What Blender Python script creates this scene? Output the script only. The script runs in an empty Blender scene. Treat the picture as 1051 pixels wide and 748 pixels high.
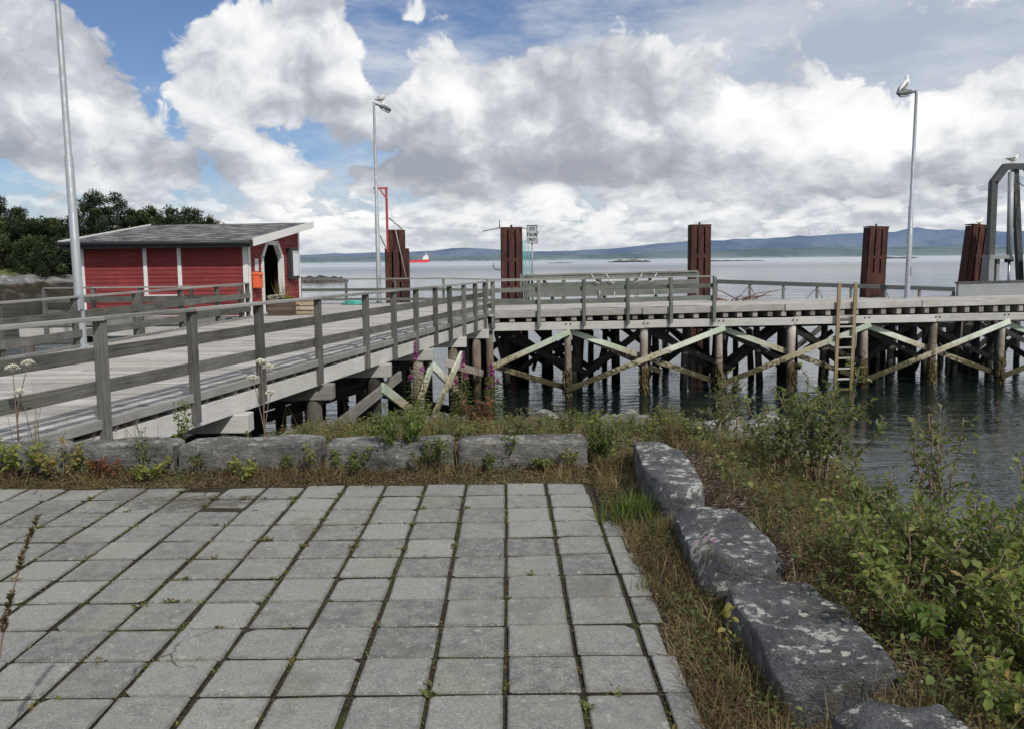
import bpy, bmesh, math, random
from mathutils import Vector, Matrix, Euler, noise as mnoise
R = random.Random(7)
scene = bpy.context.scene
COL = scene.collection
rad = math.radians
def V(*a): return Vector(a)
def lerp(a, b, t): return a + (b - a) * t
def sstep(a, b, x):
    t = min(1, max(0, (x - a) / (b - a))); return t * t * (3 - 2 * t)
def fb(x, y, z=0.0, o=4):
    return mnoise.fractal(Vector((x, y, z)), 1.0, 2.0, o)

# ------------------------------------------------------------------ node helper
class G:
    def __init__(s, nt): s.nt = nt
    def node(s, typ, ins=None, **attrs):
        n = s.nt.nodes.new(typ)
        for k, v in attrs.items(): setattr(n, k, v)
        for k, v in (ins or {}).items():
            if v is None: continue
            if isinstance(v, bpy.types.NodeSocket): s.nt.links.new(v, n.inputs[k])
            else: n.inputs[k].default_value = v
        return n
    def math(s, op, a, b=None, c=None, clamp=False):
        n = s.node('ShaderNodeMath', {0: a, 1: b, 2: c}, operation=op); n.use_clamp = clamp
        return n.outputs[0]
    def vmath(s, op, a, b=None, scale=None):
        n = s.node('ShaderNodeVectorMath', {0: a, 1: b, 'Scale': scale}, operation=op)
        return n.outputs['Value'] if op in ('DOT_PRODUCT', 'LENGTH', 'DISTANCE') else n.outputs[0]
    def xyz(s, v):
        n = s.node('ShaderNodeSeparateXYZ', {0: v}); return n.outputs[0], n.outputs[1], n.outputs[2]
    def comb(s, x, y, z): return s.node('ShaderNodeCombineXYZ', {0: x, 1: y, 2: z}).outputs[0]
    def noise(s, vec, scale=5, detail=4, rough=.55, dist=0.0, lac=2.0):
        return s.node('ShaderNodeTexNoise', {'Vector': vec, 'Scale': scale, 'Detail': detail, 'Roughness': rough, 'Distortion': dist, 'Lacunarity': lac}).outputs[0]
    def noisec(s, vec, scale=5, detail=4, rough=.55):
        return s.node('ShaderNodeTexNoise', {'Vector': vec, 'Scale': scale, 'Detail': detail, 'Roughness': rough}).outputs[1]
    def vor(s, vec, scale=5, feature='F1', out=0, rnd=1.0, detail=0.0, **kw):
        return s.node('ShaderNodeTexVoronoi', {'Vector': vec, 'Scale': scale, 'Randomness': rnd, 'Detail': detail}, feature=feature, **kw).outputs[out]
    def ramp(s, fac, stops, interp='LINEAR'):
        n = s.node('ShaderNodeValToRGB', {0: fac}); cr = n.color_ramp; cr.interpolation = interp
        while len(cr.elements) > 1: cr.elements.remove(cr.elements[-1])
        for i, (p, c) in enumerate(stops):
            e = cr.elements[0] if i == 0 else cr.elements.new(p)
            e.position = p
            if isinstance(c, (int, float)): c = (c, c, c)
            e.color = (*c[:3], 1)
        return n.outputs[0]
    def mr(s, x, a, b, c=0.0, d=1.0, smooth=True):
        n = s.node('ShaderNodeMapRange', {0: x, 1: a, 2: b, 3: c, 4: d}); n.clamp = True
        n.interpolation_type = 'SMOOTHSTEP' if smooth else 'LINEAR'
        return n.outputs[0]
    def mix(s, f, a, b, blend='MIX'):
        n = s.nt.nodes.new('ShaderNodeMix'); n.data_type = 'RGBA'; n.blend_type = blend; n.clamp_factor = True
        for i, v in ((0, f), (6, a), (7, b)):
            if isinstance(v, bpy.types.NodeSocket): s.nt.links.new(v, n.inputs[i])
            elif i == 0: n.inputs[0].default_value = v
            else: n.inputs[i].default_value = (*v[:3], 1) if not isinstance(v, (int, float)) else (v, v, v, 1)
        return n.outputs[2]
    def attr(s, name): return s.node('ShaderNodeAttribute', attribute_name=name).outputs['Fac']
    def pos(s): return s.node('ShaderNodeNewGeometry').outputs['Position']
    def nrm(s): return s.node('ShaderNodeNewGeometry').outputs['Normal']
    def objc(s): return s.node('ShaderNodeTexCoord').outputs['Object']
    def uv(s): return s.node('ShaderNodeTexCoord').outputs['UV']
    def rnd(s): return s.node('ShaderNodeObjectInfo').outputs['Random']
    def mapv(s, vec, sc=(1, 1, 1), loc=(0, 0, 0)):
        return s.node('ShaderNodeMapping', {'Vector': vec, 'Scale': sc, 'Location': loc}).outputs[0]
    def bump(s, h, strength=.3, dist=.01, normal=None):
        return s.node('ShaderNodeBump', {'Height': h, 'Strength': strength, 'Distance': dist, 'Normal': normal}).outputs[0]

def mk(name, col=(.5, .5, .5), rough=.7, metal=0.0, spec=.5):
    m = bpy.data.materials.new(name); m.use_nodes = True
    g = G(m.node_tree); b = m.node_tree.nodes['Principled BSDF']
    b.inputs['Base Color'].default_value = (*col, 1); b.inputs['Roughness'].default_value = rough
    b.inputs['Metallic'].default_value = metal; b.inputs['Specular IOR Level'].default_value = spec
    return m, g, b
def lk(g, out, b, name): g.nt.links.new(out, b.inputs[name])

# ------------------------------------------------------------------ materials
M = {}
def wood(name, dark, light, green=0.0, greencol=(.09, .12, .08), zg=None, spec=.25, streak=1.0, contrast=1.0):
    m, g, b = mk(name, light, .85, 0, spec)
    uv = g.uv(); t = g.attr('tone')
    gr = g.noise(g.mapv(uv, (1.6, 45, 1)), 1.0, 5, .65)
    fine = g.noise(g.mapv(uv, (6, 160, 1)), 1.0, 3, .6)
    p = g.pos(); blot = g.noise(p, 2.3, 5, .6)
    f = g.math('ADD', g.math('MULTIPLY', gr, .62), g.math('MULTIPLY', blot, .38))
    f = g.math('ADD', f, g.math('MULTIPLY', g.math('SUBTRACT', t, .5), .28))
    c = g.mix(g.mr(f, .5 - .2 / contrast, .5 + .2 / contrast, smooth=False), dark, light)
    c = g.mix(g.mr(fine, .28, .42, .45 * streak, 0), c, tuple(x * .35 for x in dark))
    # small dark knots / nail heads
    kn = g.vor(g.mapv(uv, (2.3, 9, 1)), 1.0)
    c = g.mix(g.mr(kn, .04, .1, .6, 0), c, tuple(x * .4 for x in dark))
    if green:
        c = g.mix(g.math('MULTIPLY', g.mr(g.noise(p, 1.1, 4, .6), .42, .62), green), c, greencol)
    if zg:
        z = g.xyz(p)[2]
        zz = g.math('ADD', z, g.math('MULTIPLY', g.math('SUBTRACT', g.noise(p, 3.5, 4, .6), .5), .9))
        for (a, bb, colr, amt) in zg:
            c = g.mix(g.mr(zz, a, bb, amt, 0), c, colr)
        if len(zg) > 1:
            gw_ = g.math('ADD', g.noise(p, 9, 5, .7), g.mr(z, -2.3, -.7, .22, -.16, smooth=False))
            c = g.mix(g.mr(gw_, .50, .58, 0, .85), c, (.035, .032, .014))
    lk(g, c, b, 'Base Color')
    lk(g, g.bump(g.math('ADD', gr, g.math('MULTIPLY', fine, .5)), .5, .006), b, 'Normal')
    M[name] = m; return m
wood('deck_wood', (.26, .247, .235), (.53, .51, .48), .25, (.23, .21, .14), streak=.8)
wood('rail_wood', (.045, .044, .040), (.185, .18, .165), .35, (.085, .095, .07), contrast=1.25)
wood('rail_cap', (.14, .138, .13), (.34, .335, .32), .3, (.14, .15, .12))
wood('quay_rail', (.06, .066, .06), (.20, .21, .188), .4, (.11, .13, .10), contrast=1.2)
wood('pale_wood', (.30, .295, .275), (.60, .59, .555), .3, (.34, .35, .28), contrast=.9)
wood('joist_wood', (.10, .092, .08), (.36, .345, .31))
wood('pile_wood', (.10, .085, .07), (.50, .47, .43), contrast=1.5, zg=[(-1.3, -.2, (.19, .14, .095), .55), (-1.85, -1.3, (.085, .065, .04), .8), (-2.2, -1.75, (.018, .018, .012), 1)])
wood('dark_pile', (.02, .019, .017), (.105, .098, .088), zg=[(-2.1, -1.5, (.012, .014, .01), 1)])  # pile wood for inner rows, under-deck shade put into its colour
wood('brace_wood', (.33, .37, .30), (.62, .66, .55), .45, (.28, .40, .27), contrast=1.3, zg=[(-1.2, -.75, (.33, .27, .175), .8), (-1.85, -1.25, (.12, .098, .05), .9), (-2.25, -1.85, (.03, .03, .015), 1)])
wood('ladder_wood', (.17, .13, .07), (.33, .27, .165), zg=[(-2.2, -1.4, (.14, .11, .04), .8)])
wood('crate_wood', (.28, .22, .14), (.52, .43, .30))
wood('trunk', (.06, .045, .035), (.16, .12, .09))

def paint(name, col, rough=.5, dirt=.25, dirtcol=None, metal=0.0, sc=3.0):
    m, g, b = mk(name, col, rough, metal, .4)
    p = g.objc(); n1 = g.noise(p, sc, 5, .65); n2 = g.noise(p, sc * 9, 3, .6)
    f = g.math('ADD', g.math('MULTIPLY', n1, .7), g.math('MULTIPLY', n2, .3))
    t = g.attr('tone')
    c = g.mix(g.math('MULTIPLY', g.mr(f, .42, .68), dirt), col, dirtcol or tuple(x * .4 for x in col))
    c = g.mix(g.mr(t, 0, 1, .12, 0), c, tuple(x * .5 for x in col))
    lk(g, c, b, 'Base Color'); lk(g, g.mr(n1, .3, .7, rough - .1, rough + .15), b, 'Roughness')
    lk(g, g.bump(f, .15, .01), b, 'Normal')
    M[name] = m; return m
paint('white_paint', (.72, .72, .70), .5, .3, (.42, .42, .38))
def redwood():
    m, g, b = mk('red_siding', (.22, .03, .03), .7, 0, .25)
    p = g.objc(); t = g.attr('tone'); z = g.xyz(p)[2]
    v = g.noise(g.mapv(p, (9, 9, .7)), 1.0, 5, .65); h = g.noise(g.mapv(p, (1.2, 1.2, 22)), 1.0, 4, .6); n = g.noise(p, 1.4, 5, .6)
    c = g.mix(g.mr(g.math('ADD', g.math('MULTIPLY', h, .6), g.math('MULTIPLY', n, .4)), .36, .64), (.135, .021, .024), (.245, .040, .040))
    c = g.mix(g.math('MULTIPLY', t, .3), c, (.30, .065, .06))
    c = g.mix(g.mr(v, .55, .72, 0, .45), c, (.11, .022, .024))
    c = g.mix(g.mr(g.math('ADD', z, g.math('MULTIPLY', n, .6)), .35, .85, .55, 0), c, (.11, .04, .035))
    c = g.mix(g.mr(g.noise(p, 24, 4, .7), .64, .72, 0, .5), c, (.32, .15, .13))
    lk(g, c, b, 'Base Color'); lk(g, g.bump(h, .3, .004), b, 'Normal'); M['red_siding'] = m
redwood()
paint('galv', (.33, .36, .385), .5, .45, (.22, .24, .25), metal=.2)
paint('galv_dark', (.13, .145, .15), .5, .5, (.20, .15, .11), metal=.2)
paint('beam_grey', (.048, .056, .06), .55, .5, (.12, .10, .07))
paint('concrete', (.25, .265, .275), .85, .5, (.22, .21, .18))
paint('orange_paint', (.78, .14, .05), .45, .2)
paint('red_paint', (.38, .05, .045), .5, .45)
paint('dark_paint', (.028, .03, .032), .5, .2, (.06, .06, .06))
paint('interior', (.05, .035, .028), .8, .4)
paint('paper', (.62, .66, .70), .5, .1)
paint('sign_grey', (.37, .40, .41), .5, .25)
paint('ship_red', (.62, .05, .07), .5, .1)
paint('turbine_white', (.80, .80, .80), .5, 0)
paint('teal_rope', (.10, .42, .38), .8, .3)
paint('pale_rope', (.62, .60, .55), .8, .2)
paint('gull_white', (.80, .80, .78), .8, .1)
paint('gull_grey', (.17, .18, .19), .8, .1)
paint('beak_yellow', (.60, .40, .06), .5, .1)
paint('rod_steel', (.30, .31, .33), .3, .2, metal=.7)
paint('flower_white', (.78, .77, .66), .8, .25, (.55, .5, .3), sc=40)
paint('flower_pink', (.42, .11, .30), .8, .3, (.35, .05, .25), sc=30)
paint('flower_yellow', (.62, .5, .05), .8, .2)
paint('rust_red', (.15, .055, .04), .8, .4)

def rust():
    m, g, b = mk('rust_steel', (.1, .05, .04), .85, 0, .2)
    p = g.objc(); t = g.attr('tone')
    n = g.noise(g.mapv(p, (2.5, 2.5, .7)), 1.5, 6, .65); n2 = g.noise(p, 18, 4, .6)
    c = g.ramp(g.math('ADD', g.math('MULTIPLY', n, .75), g.math('MULTIPLY', n2, .25)), [(.3, (.022, .014, .013)), (.48, (.066, .030, .025)), (.6, (.105, .045, .034)), (.72, (.155, .075, .048))])
    c = g.mix(g.math('MULTIPLY', t, .35), c, (.03, .018, .017))
    z = g.xyz(g.pos())[2]
    c = g.mix(g.mr(g.math('ADD', z, n), -1.6, -.6, .9, 0), c, (.012, .012, .01))
    lk(g, c, b, 'Base Color'); lk(g, g.bump(n2, .4, .01), b, 'Normal'); M['rust_steel'] = m
rust()

def paver():
    m, g, b = mk('paver', (.3, .3, .29), .9, 0, .25)
    p = g.pos(); t = g.attr('tone'); u, v, _ = g.xyz(g.uv())
    e = g.math('MINIMUM', g.math('MINIMUM', u, g.math('SUBTRACT', 1, u)), g.math('MINIMUM', v, g.math('SUBTRACT', 1, v)))
    n1 = g.noise(p, 2.2, 5, .6); n2 = g.noise(p, 14, 5, .65); n3 = g.noise(p, 125, 5, .75); n4 = g.noise(p, .75, 3, .5)
    base = g.mix(t, (.125, .125, .127), (.25, .25, .238))
    base = g.mix(g.mr(n2, .40, .62, 0, .5), base, (.27, .27, .235))
    base = g.mix(g.mr(n1, .5, .68, 0, .6), base, (.23, .25, .185))
    base = g.mix(g.mr(g.noise(p, 30, 4, .7), .55, .72, 0, .4), base, (.35, .35, .31))
    base = g.mix(g.mr(g.noise(p, 6, 3, .6), .60, .74, 0, .4), base, (.10, .10, .10))
    # dark damp / sand patch around sunken slabs and edge grime
    x, y, z = g.xyz(p)
    dx = g.math('ADD', x, 2.35); dy = g.math('SUBTRACT', y, 5.62)
    dd = g.math('ADD', g.math('POWER', g.math('MULTIPLY', dx, 1.0), 2.0), g.math('POWER', g.math('MULTIPLY', dy, 3.2), 2.0))
    base = g.mix(g.mr(g.math('ADD', dd, g.math('MULTIPLY', g.math('SUBTRACT', n2, .5), 1.6)), .05, .45, .8, 0), base, (.075, .068, .055))
    base = g.mix(g.mr(g.math('ADD', e, g.math('MULTIPLY', g.math('SUBTRACT', n2, .5), .14)), .0, .07, .7, 0), base, (.105, .105, .085))
    base = g.mix(g.mr(n3, .34, .48, .75, 0), base, (.075, .073, .07))
    base = g.mix(g.mr(n3, .55, .66, 0, .75), base, (.46, .455, .43))
    pc = g.vmath('ADD', p, g.vmath('SCALE', g.noisec(p, 5, 4), None, .25))
    ck = g.vor(pc, 1.5, 'DISTANCE_TO_EDGE'); cm = g.mr(g.noise(p, 1.1, 2, .5), .60, .64)
    base = g.mix(g.math('MULTIPLY', g.mr(ck, .004, .010, .8, 0), cm), base, (.05, .048, .04))
    st = g.noise(g.vmath('ADD', p, (3.1, 7.7, 0)), 1.6, 6, .7)
    base = g.mix(g.mr(st, .54, .66, 0, .55), base, (.135, .125, .10))
    base = g.mix(g.mr(g.vor(pc, 11), .10, .17, .55, 0), base, (.36, .36, .31))
    lk(g, base, b, 'Base Color')
    lk(g, g.bump(g.math('ADD', n3, g.math('MULTIPLY', n2, .8)), .5, .004), b, 'Normal'); M['paver'] = m
paver()

def soil():
    m, g, b = mk('soil', (.1, .08, .06), 1, 0, .1)
    p = g.pos(); n = g.noise(p, 3, 5, .6); n2 = g.noise(p, 40, 4, .7)
    vc = g.vor(g.vmath('ADD', p, g.vmath('SCALE', g.noisec(p, 30, 2), None, .02)), 85, out=1)
    r = g.xyz(vc)[0]
    lit = g.ramp(r, [(0, (.03, .022, .016)), (.3, (.06, .042, .03)), (.55, (.095, .065, .045)), (.8, (.15, .11, .075)), (.94, (.25, .21, .16)), (1, (.36, .33, .28))])
    c = g.mix(g.mr(n2, .35, .6, .5, 0), lit, (.025, .02, .014))
    z = g.xyz(p)[2]
    c = g.mix(g.mr(n, .47, .62, 0, .55), c, (.06, .072, .022))
    c = g.mix(g.mr(g.noise(p, 1.3, 3, .5), .5, .62, 0, .5), c, (.115, .085, .035))
    rk = g.ramp(g.noise(p, 6, 6, .65), [(.3, .035), (.5, .12), (.65, .27), (.8, .4)])
    zz = g.math('ADD', z, g.math('MULTIPLY', g.math('SUBTRACT', n, .5), 1.0))
    c = g.mix(g.mr(zz, -.65, -.3, .9, 0), c, rk)
    c = g.mix(g.mr(zz, -2.1, -1.5, .9, 0), c, (.03, .027, .016))
    lk(g, c, b, 'Base Color'); lk(g, g.bump(g.math('ADD', r, n2), .6, .012), b, 'Normal'); M['soil'] = m
    m, g, b = mk('joint_soil', (.04, .035, .028), 1, 0, .1)
    p = g.pos(); n = g.noise(p, 60, 4, .7)
    c = g.ramp(n, [(.3, (.016, .014, .011)), (.55, (.045, .038, .028)), (.75, (.10, .085, .06))])
    c = g.mix(g.mr(g.noise(p, 4, 4, .6), .52, .66, 0, .75), c, (.05, .065, .018))
    lk(g, c, b, 'Base Color'); lk(g, g.bump(n, .8, .01), b, 'Normal'); M['joint_soil'] = m
soil()

def granite(name, dark, mid, lich=.5, warm=0):
    m, g, b = mk(name, mid, .85, 0, .3)
    p = g.objc(); up = g.xyz(g.nrm())[2]; rn = g.rnd()
    p = g.vmath('ADD', p, g.comb(g.math('MULTIPLY', rn, 37.0), 0.0, 0.0))
    n1 = g.noise(p, 4, 6, .65); n2 = g.noise(p, 22, 6, .7); n3 = g.noise(p, 120, 3, .7)
    st = g.noise(g.mapv(p, (5, 6, 15)), 1.6, 7, .7)
    c = g.mix(g.mr(n1, .35, .65), dark, mid)
    c = g.mix(g.mr(st, .38, .60, .45, 0), c, tuple(x * .35 for x in dark))
    c = g.mix(g.mr(g.noise(g.mapv(p, (3, 5, 14)), 5, 6, .7), .55, .7, 0, .55), c, (.33, .33, .31))
    c = g.mix(g.mr(n3, .35, .5, .5, 0), c, tuple(x * .4 for x in dark))
    c = g.mix(g.mr(n3, .58, .7, 0, .35), c, (.45, .45, .45))
    # pale crust lichen mostly on upward faces
    l = g.math('ADD', n2, g.math('MULTIPLY', g.math('SUBTRACT', n1, .5), .8))
    l = g.math('ADD', l, g.math('MULTIPLY', up, .09))
    c = g.mix(g.mr(l, .64, .71, 0, lich), c, (.50, .51, .46))
    l2 = g.vor(g.vmath('ADD', p, g.vmath('SCALE', g.noisec(p, 12, 3), None, .1)), 9)
    c = g.mix(g.math('MULTIPLY', g.mr(l2, .16, .24, 1, 0), g.mr(up, .2, .6, .1, lich)), c, (.56, .57, .50))
    c = g.mix(g.mr(g.noise(p, 3.2, 4, .6), .60, .70, 0, .6), c, (.10, .085, .05))
    lk(g, c, b, 'Base Color')
    lk(g, g.bump(g.math('ADD', g.math('MULTIPLY', n3, .35), g.math('ADD', n2, st)), .95, .03), b, 'Normal'); M[name] = m
granite('granite_dark', (.070, .073, .079), (.165, .17, .176), .8)
granite('granite_pale', (.105, .104, .098), (.235, .232, .216), .45)
granite('boulder', (.17, .165, .155), (.34, .335, .315), .6)

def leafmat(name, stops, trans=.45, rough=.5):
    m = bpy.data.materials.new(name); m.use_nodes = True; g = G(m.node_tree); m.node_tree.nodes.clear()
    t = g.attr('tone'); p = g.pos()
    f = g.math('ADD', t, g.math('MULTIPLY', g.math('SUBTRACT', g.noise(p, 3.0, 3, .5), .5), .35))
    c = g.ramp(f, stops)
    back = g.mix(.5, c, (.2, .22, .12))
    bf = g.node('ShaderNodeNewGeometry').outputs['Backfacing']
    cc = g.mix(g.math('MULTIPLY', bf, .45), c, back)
    d = g.node('ShaderNodeBsdfPrincipled', {'Base Color': cc, 'Roughness': rough, 'Specular IOR Level': .3})
    tr = g.node('ShaderNodeBsdfTranslucent', {'Color': g.mix(.35, c, (.25, .32, .03))})
    mx = g.node('ShaderNodeMixShader', {0: trans, 1: d.outputs[0], 2: tr.outputs[0]})
    o = g.node('ShaderNodeOutputMaterial', {0: mx.outputs[0]})
    M[name] = m
leafmat('willow_leaf', [(0, (.035, .05, .02)), (.35, (.08, .112, .042)), (.65, (.145, .19, .06)), (.88, (.235, .27, .08)), (1, (.32, .31, .11))])
leafmat('yellow_leaf', [(0, (.045, .06, .018)), (.3, (.105, .145, .036)), (.6, (.19, .24, .058)), (.85, (.33, .30, .09)), (1, (.34, .22, .07))])
leafmat('green_leaf', [(0, (.025, .05, .012)), (.4, (.065, .115, .022)), (.8, (.13, .19, .04)), (1, (.20, .24, .05))])
leafmat('pine_leaf', [(0, (.006, .012, .006)), (.4, (.016, .030, .013)), (.8, (.036, .056, .022)), (1, (.062, .078, .03))], .1, .8)
leafmat('birch_leaf', [(0, (.012, .024, .009)), (.4, (.032, .054, .018)), (.8, (.072, .10, .03)), (1, (.11, .125, .042))], .15, .8)
leafmat('weed_leaf', [(0, (.05, .03, .015)), (.22, (.13, .085, .04)), (.42, (.16, .13, .05)), (.6, (.09, .12, .03)), (.85, (.12, .17, .035)), (1, (.26, .27, .06))], .35, .7)
leafmat('grass', [(0, (.05, .07, .02)), (.25, (.09, .115, .035)), (.45, (.15, .14, .06)), (.7, (.25, .20, .10)), (1, (.38, .31, .18))], .3, .7)
leafmat('dry_grass', [(0, (.055, .035, .022)), (.3, (.12, .075, .04)), (.6, (.21, .14, .07)), (.85, (.30, .22, .11)), (1, (.40, .32, .19))], .3, .8)
leafmat('moss', [(0, (.045, .035, .012)), (.35, (.10, .075, .022)), (.6, (.12, .105, .03)), (.85, (.10, .125, .03)), (1, (.19, .15, .06))], .2, .9)
leafmat('red_leaf', [(0, (.05, .02, .014)), (.5, (.14, .042, .025)), (1, (.22, .11, .04))], .3, .7)
mm, g, b = mk('stem', (.16, .10, .07), .8); M['stem'] = mm
lk(g, g.mix(g.noise(g.pos(), 30, 3), (.10, .065, .045), (.23, .17, .12)), b, 'Base Color')
mm, g, b = mk('stem_green', (.12, .14, .05), .8); M['stem_green'] = mm
lk(g, g.mix(g.noise(g.pos(), 20, 3), (.12, .09, .05), (.16, .18, .06)), b, 'Base Color')

def roofmat():
    m, g, b = mk('roof_felt', (.1, .1, .1), .9, 0, .2)
    uv = g.uv(); p = g.objc(); u, v, _ = g.xyz(uv)
    n = g.noise(g.mapv(uv, (.5, 1.3, 1)), 3.0, 6, .68); n2 = g.noise(uv, 26, 4, .7)
    c = g.mix(g.mr(n, .43, .66), (.048, .050, .053), (.29, .29, .28))
    c = g.mix(g.mr(n2, .6, .70, 0, .6), c, (.42, .42, .40))
    st = g.math('ABSOLUTE', g.math('SUBTRACT', g.math('FRACT', g.math('MULTIPLY', u, 1.0)), .5))
    c = g.mix(g.mr(st, .0, .03, .6, 0), c, (.02, .02, .022))
    st2 = g.math('ABSOLUTE', g.math('SUBTRACT', g.math('FRACT', g.math('MULTIPLY', v, 2.2)), .5))
    c = g.mix(g.mr(st2, .0, .06, .35, 0), c, (.02, .02, .022))
    lk(g, c, b, 'Base Color'); lk(g, g.bump(n2, .4, .01), b, 'Normal'); M['roof_felt'] = m
roofmat()

def watermat():
    m, g, b = mk('sea_water', (.006, .014, .013), .06, 0, .5)
    b.inputs['IOR'].default_value = 1.68
    p = g.pos(); x, y, z = g.xyz(p)
    d = g.vmath('LENGTH', p)
    pw = g.vmath('ADD', p, g.vmath('SCALE', g.noisec(p, .35, 2), None, 1.2))
    w1 = g.noise(g.mapv(pw, (.55, 1.5, 1)), 1.7, 4, .5)
    w2 = g.noise(g.mapv(p, (.8, 2.4, 1)), 6.0, 2, .5)
    w3 = g.noise(g.mapv(p, (.06, .15, 1)), 1.0, 3, .5)
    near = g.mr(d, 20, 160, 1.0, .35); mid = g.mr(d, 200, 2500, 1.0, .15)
    h = g.math('ADD', g.math('MULTIPLY', g.math('MULTIPLY', w1, near), .062), g.math('MULTIPLY', g.math('MULTIPLY', w2, near), .012))
    n1 = g.bump(h, 1.0, .50)
    n2 = g.bump(w3, .12, 2.0, n1)
    lk(g, n2, b, 'Normal')
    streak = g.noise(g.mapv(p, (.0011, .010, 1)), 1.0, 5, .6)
    lk(g, g.mix(g.mr(d, 30, 900, 0, 1), (.006, .013, .012), g.mix(g.mr(streak, .35, .65), (.27, .305, .355), (.42, .455, .505))), b, 'Base Color')  # far sea: pale sky reflection put into the base colour, growing with distance
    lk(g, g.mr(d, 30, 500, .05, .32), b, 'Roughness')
    M['sea_water'] = m
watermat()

def hillmat(name, low, high, dark, hz=300.0):
    m, g, b = mk(name, low, 1, 0, 0)
    p = g.pos(); z = g.xyz(p)[2]
    n = g.noise(g.mapv(p, (1, .35, 1.5)), .0019, 6, .6); n2 = g.noise(p, .011, 4, .6)
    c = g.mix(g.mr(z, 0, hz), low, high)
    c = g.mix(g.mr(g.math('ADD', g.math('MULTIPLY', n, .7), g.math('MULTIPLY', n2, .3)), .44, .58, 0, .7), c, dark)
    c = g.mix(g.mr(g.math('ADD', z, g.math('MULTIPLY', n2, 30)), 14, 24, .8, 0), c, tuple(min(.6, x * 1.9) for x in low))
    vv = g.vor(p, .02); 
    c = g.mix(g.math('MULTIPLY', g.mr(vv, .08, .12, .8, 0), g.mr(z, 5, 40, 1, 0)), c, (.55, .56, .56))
    lk(g, c, b, 'Base Color'); M[name] = m
hillmat('hill_far', (.155, .20, .255), (.125, .175, .265), (.075, .115, .195))  # distance haze is put into the blue-grey base colours of both ridges
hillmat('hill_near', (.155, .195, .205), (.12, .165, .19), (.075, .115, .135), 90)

def shoremat():
    m, g, b = mk('shore', (.2, .2, .2), .95, 0, .2)
    p = g.pos(); z = g.xyz(p)[2]; n = g.noise(p, .9, 6, .7); n2 = g.noise(p, .25, 4, .6)
    zz = g.math('ADD', z, g.math('MULTIPLY', g.math('SUBTRACT', n2, .5), 1.6))
    rk = g.ramp(n, [(.3, .05), (.5, .16), (.7, .34)])
    dk = g.ramp(n, [(.3, (.012, .011, .008)), (.55, (.035, .03, .02)), (.75, (.12, .105, .08))])
    gr = g.ramp(n, [(.3, (.045, .065, .02)), (.6, (.11, .13, .045)), (.8, (.22, .2, .10))])
    c = g.mix(g.mr(zz, -.9, -.5), dk, rk); c = g.mix(g.mr(zz, .25, .7), c, gr)
    lk(g, c, b, 'Base Color'); lk(g, g.bump(n, .8, .15), b, 'Normal'); M['shore'] = m
    m, g, b = mk('reef', (.05, .045, .04), .9, 0, .2)
    n = g.noise(g.pos(), .8, 5, .65)
    lk(g, g.ramp(n, [(.3, (.02, .02, .02)), (.55, (.07, .062, .055)), (.75, (.2, .18, .16))]), b, 'Base Color'); M['reef'] = m
shoremat()

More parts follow.
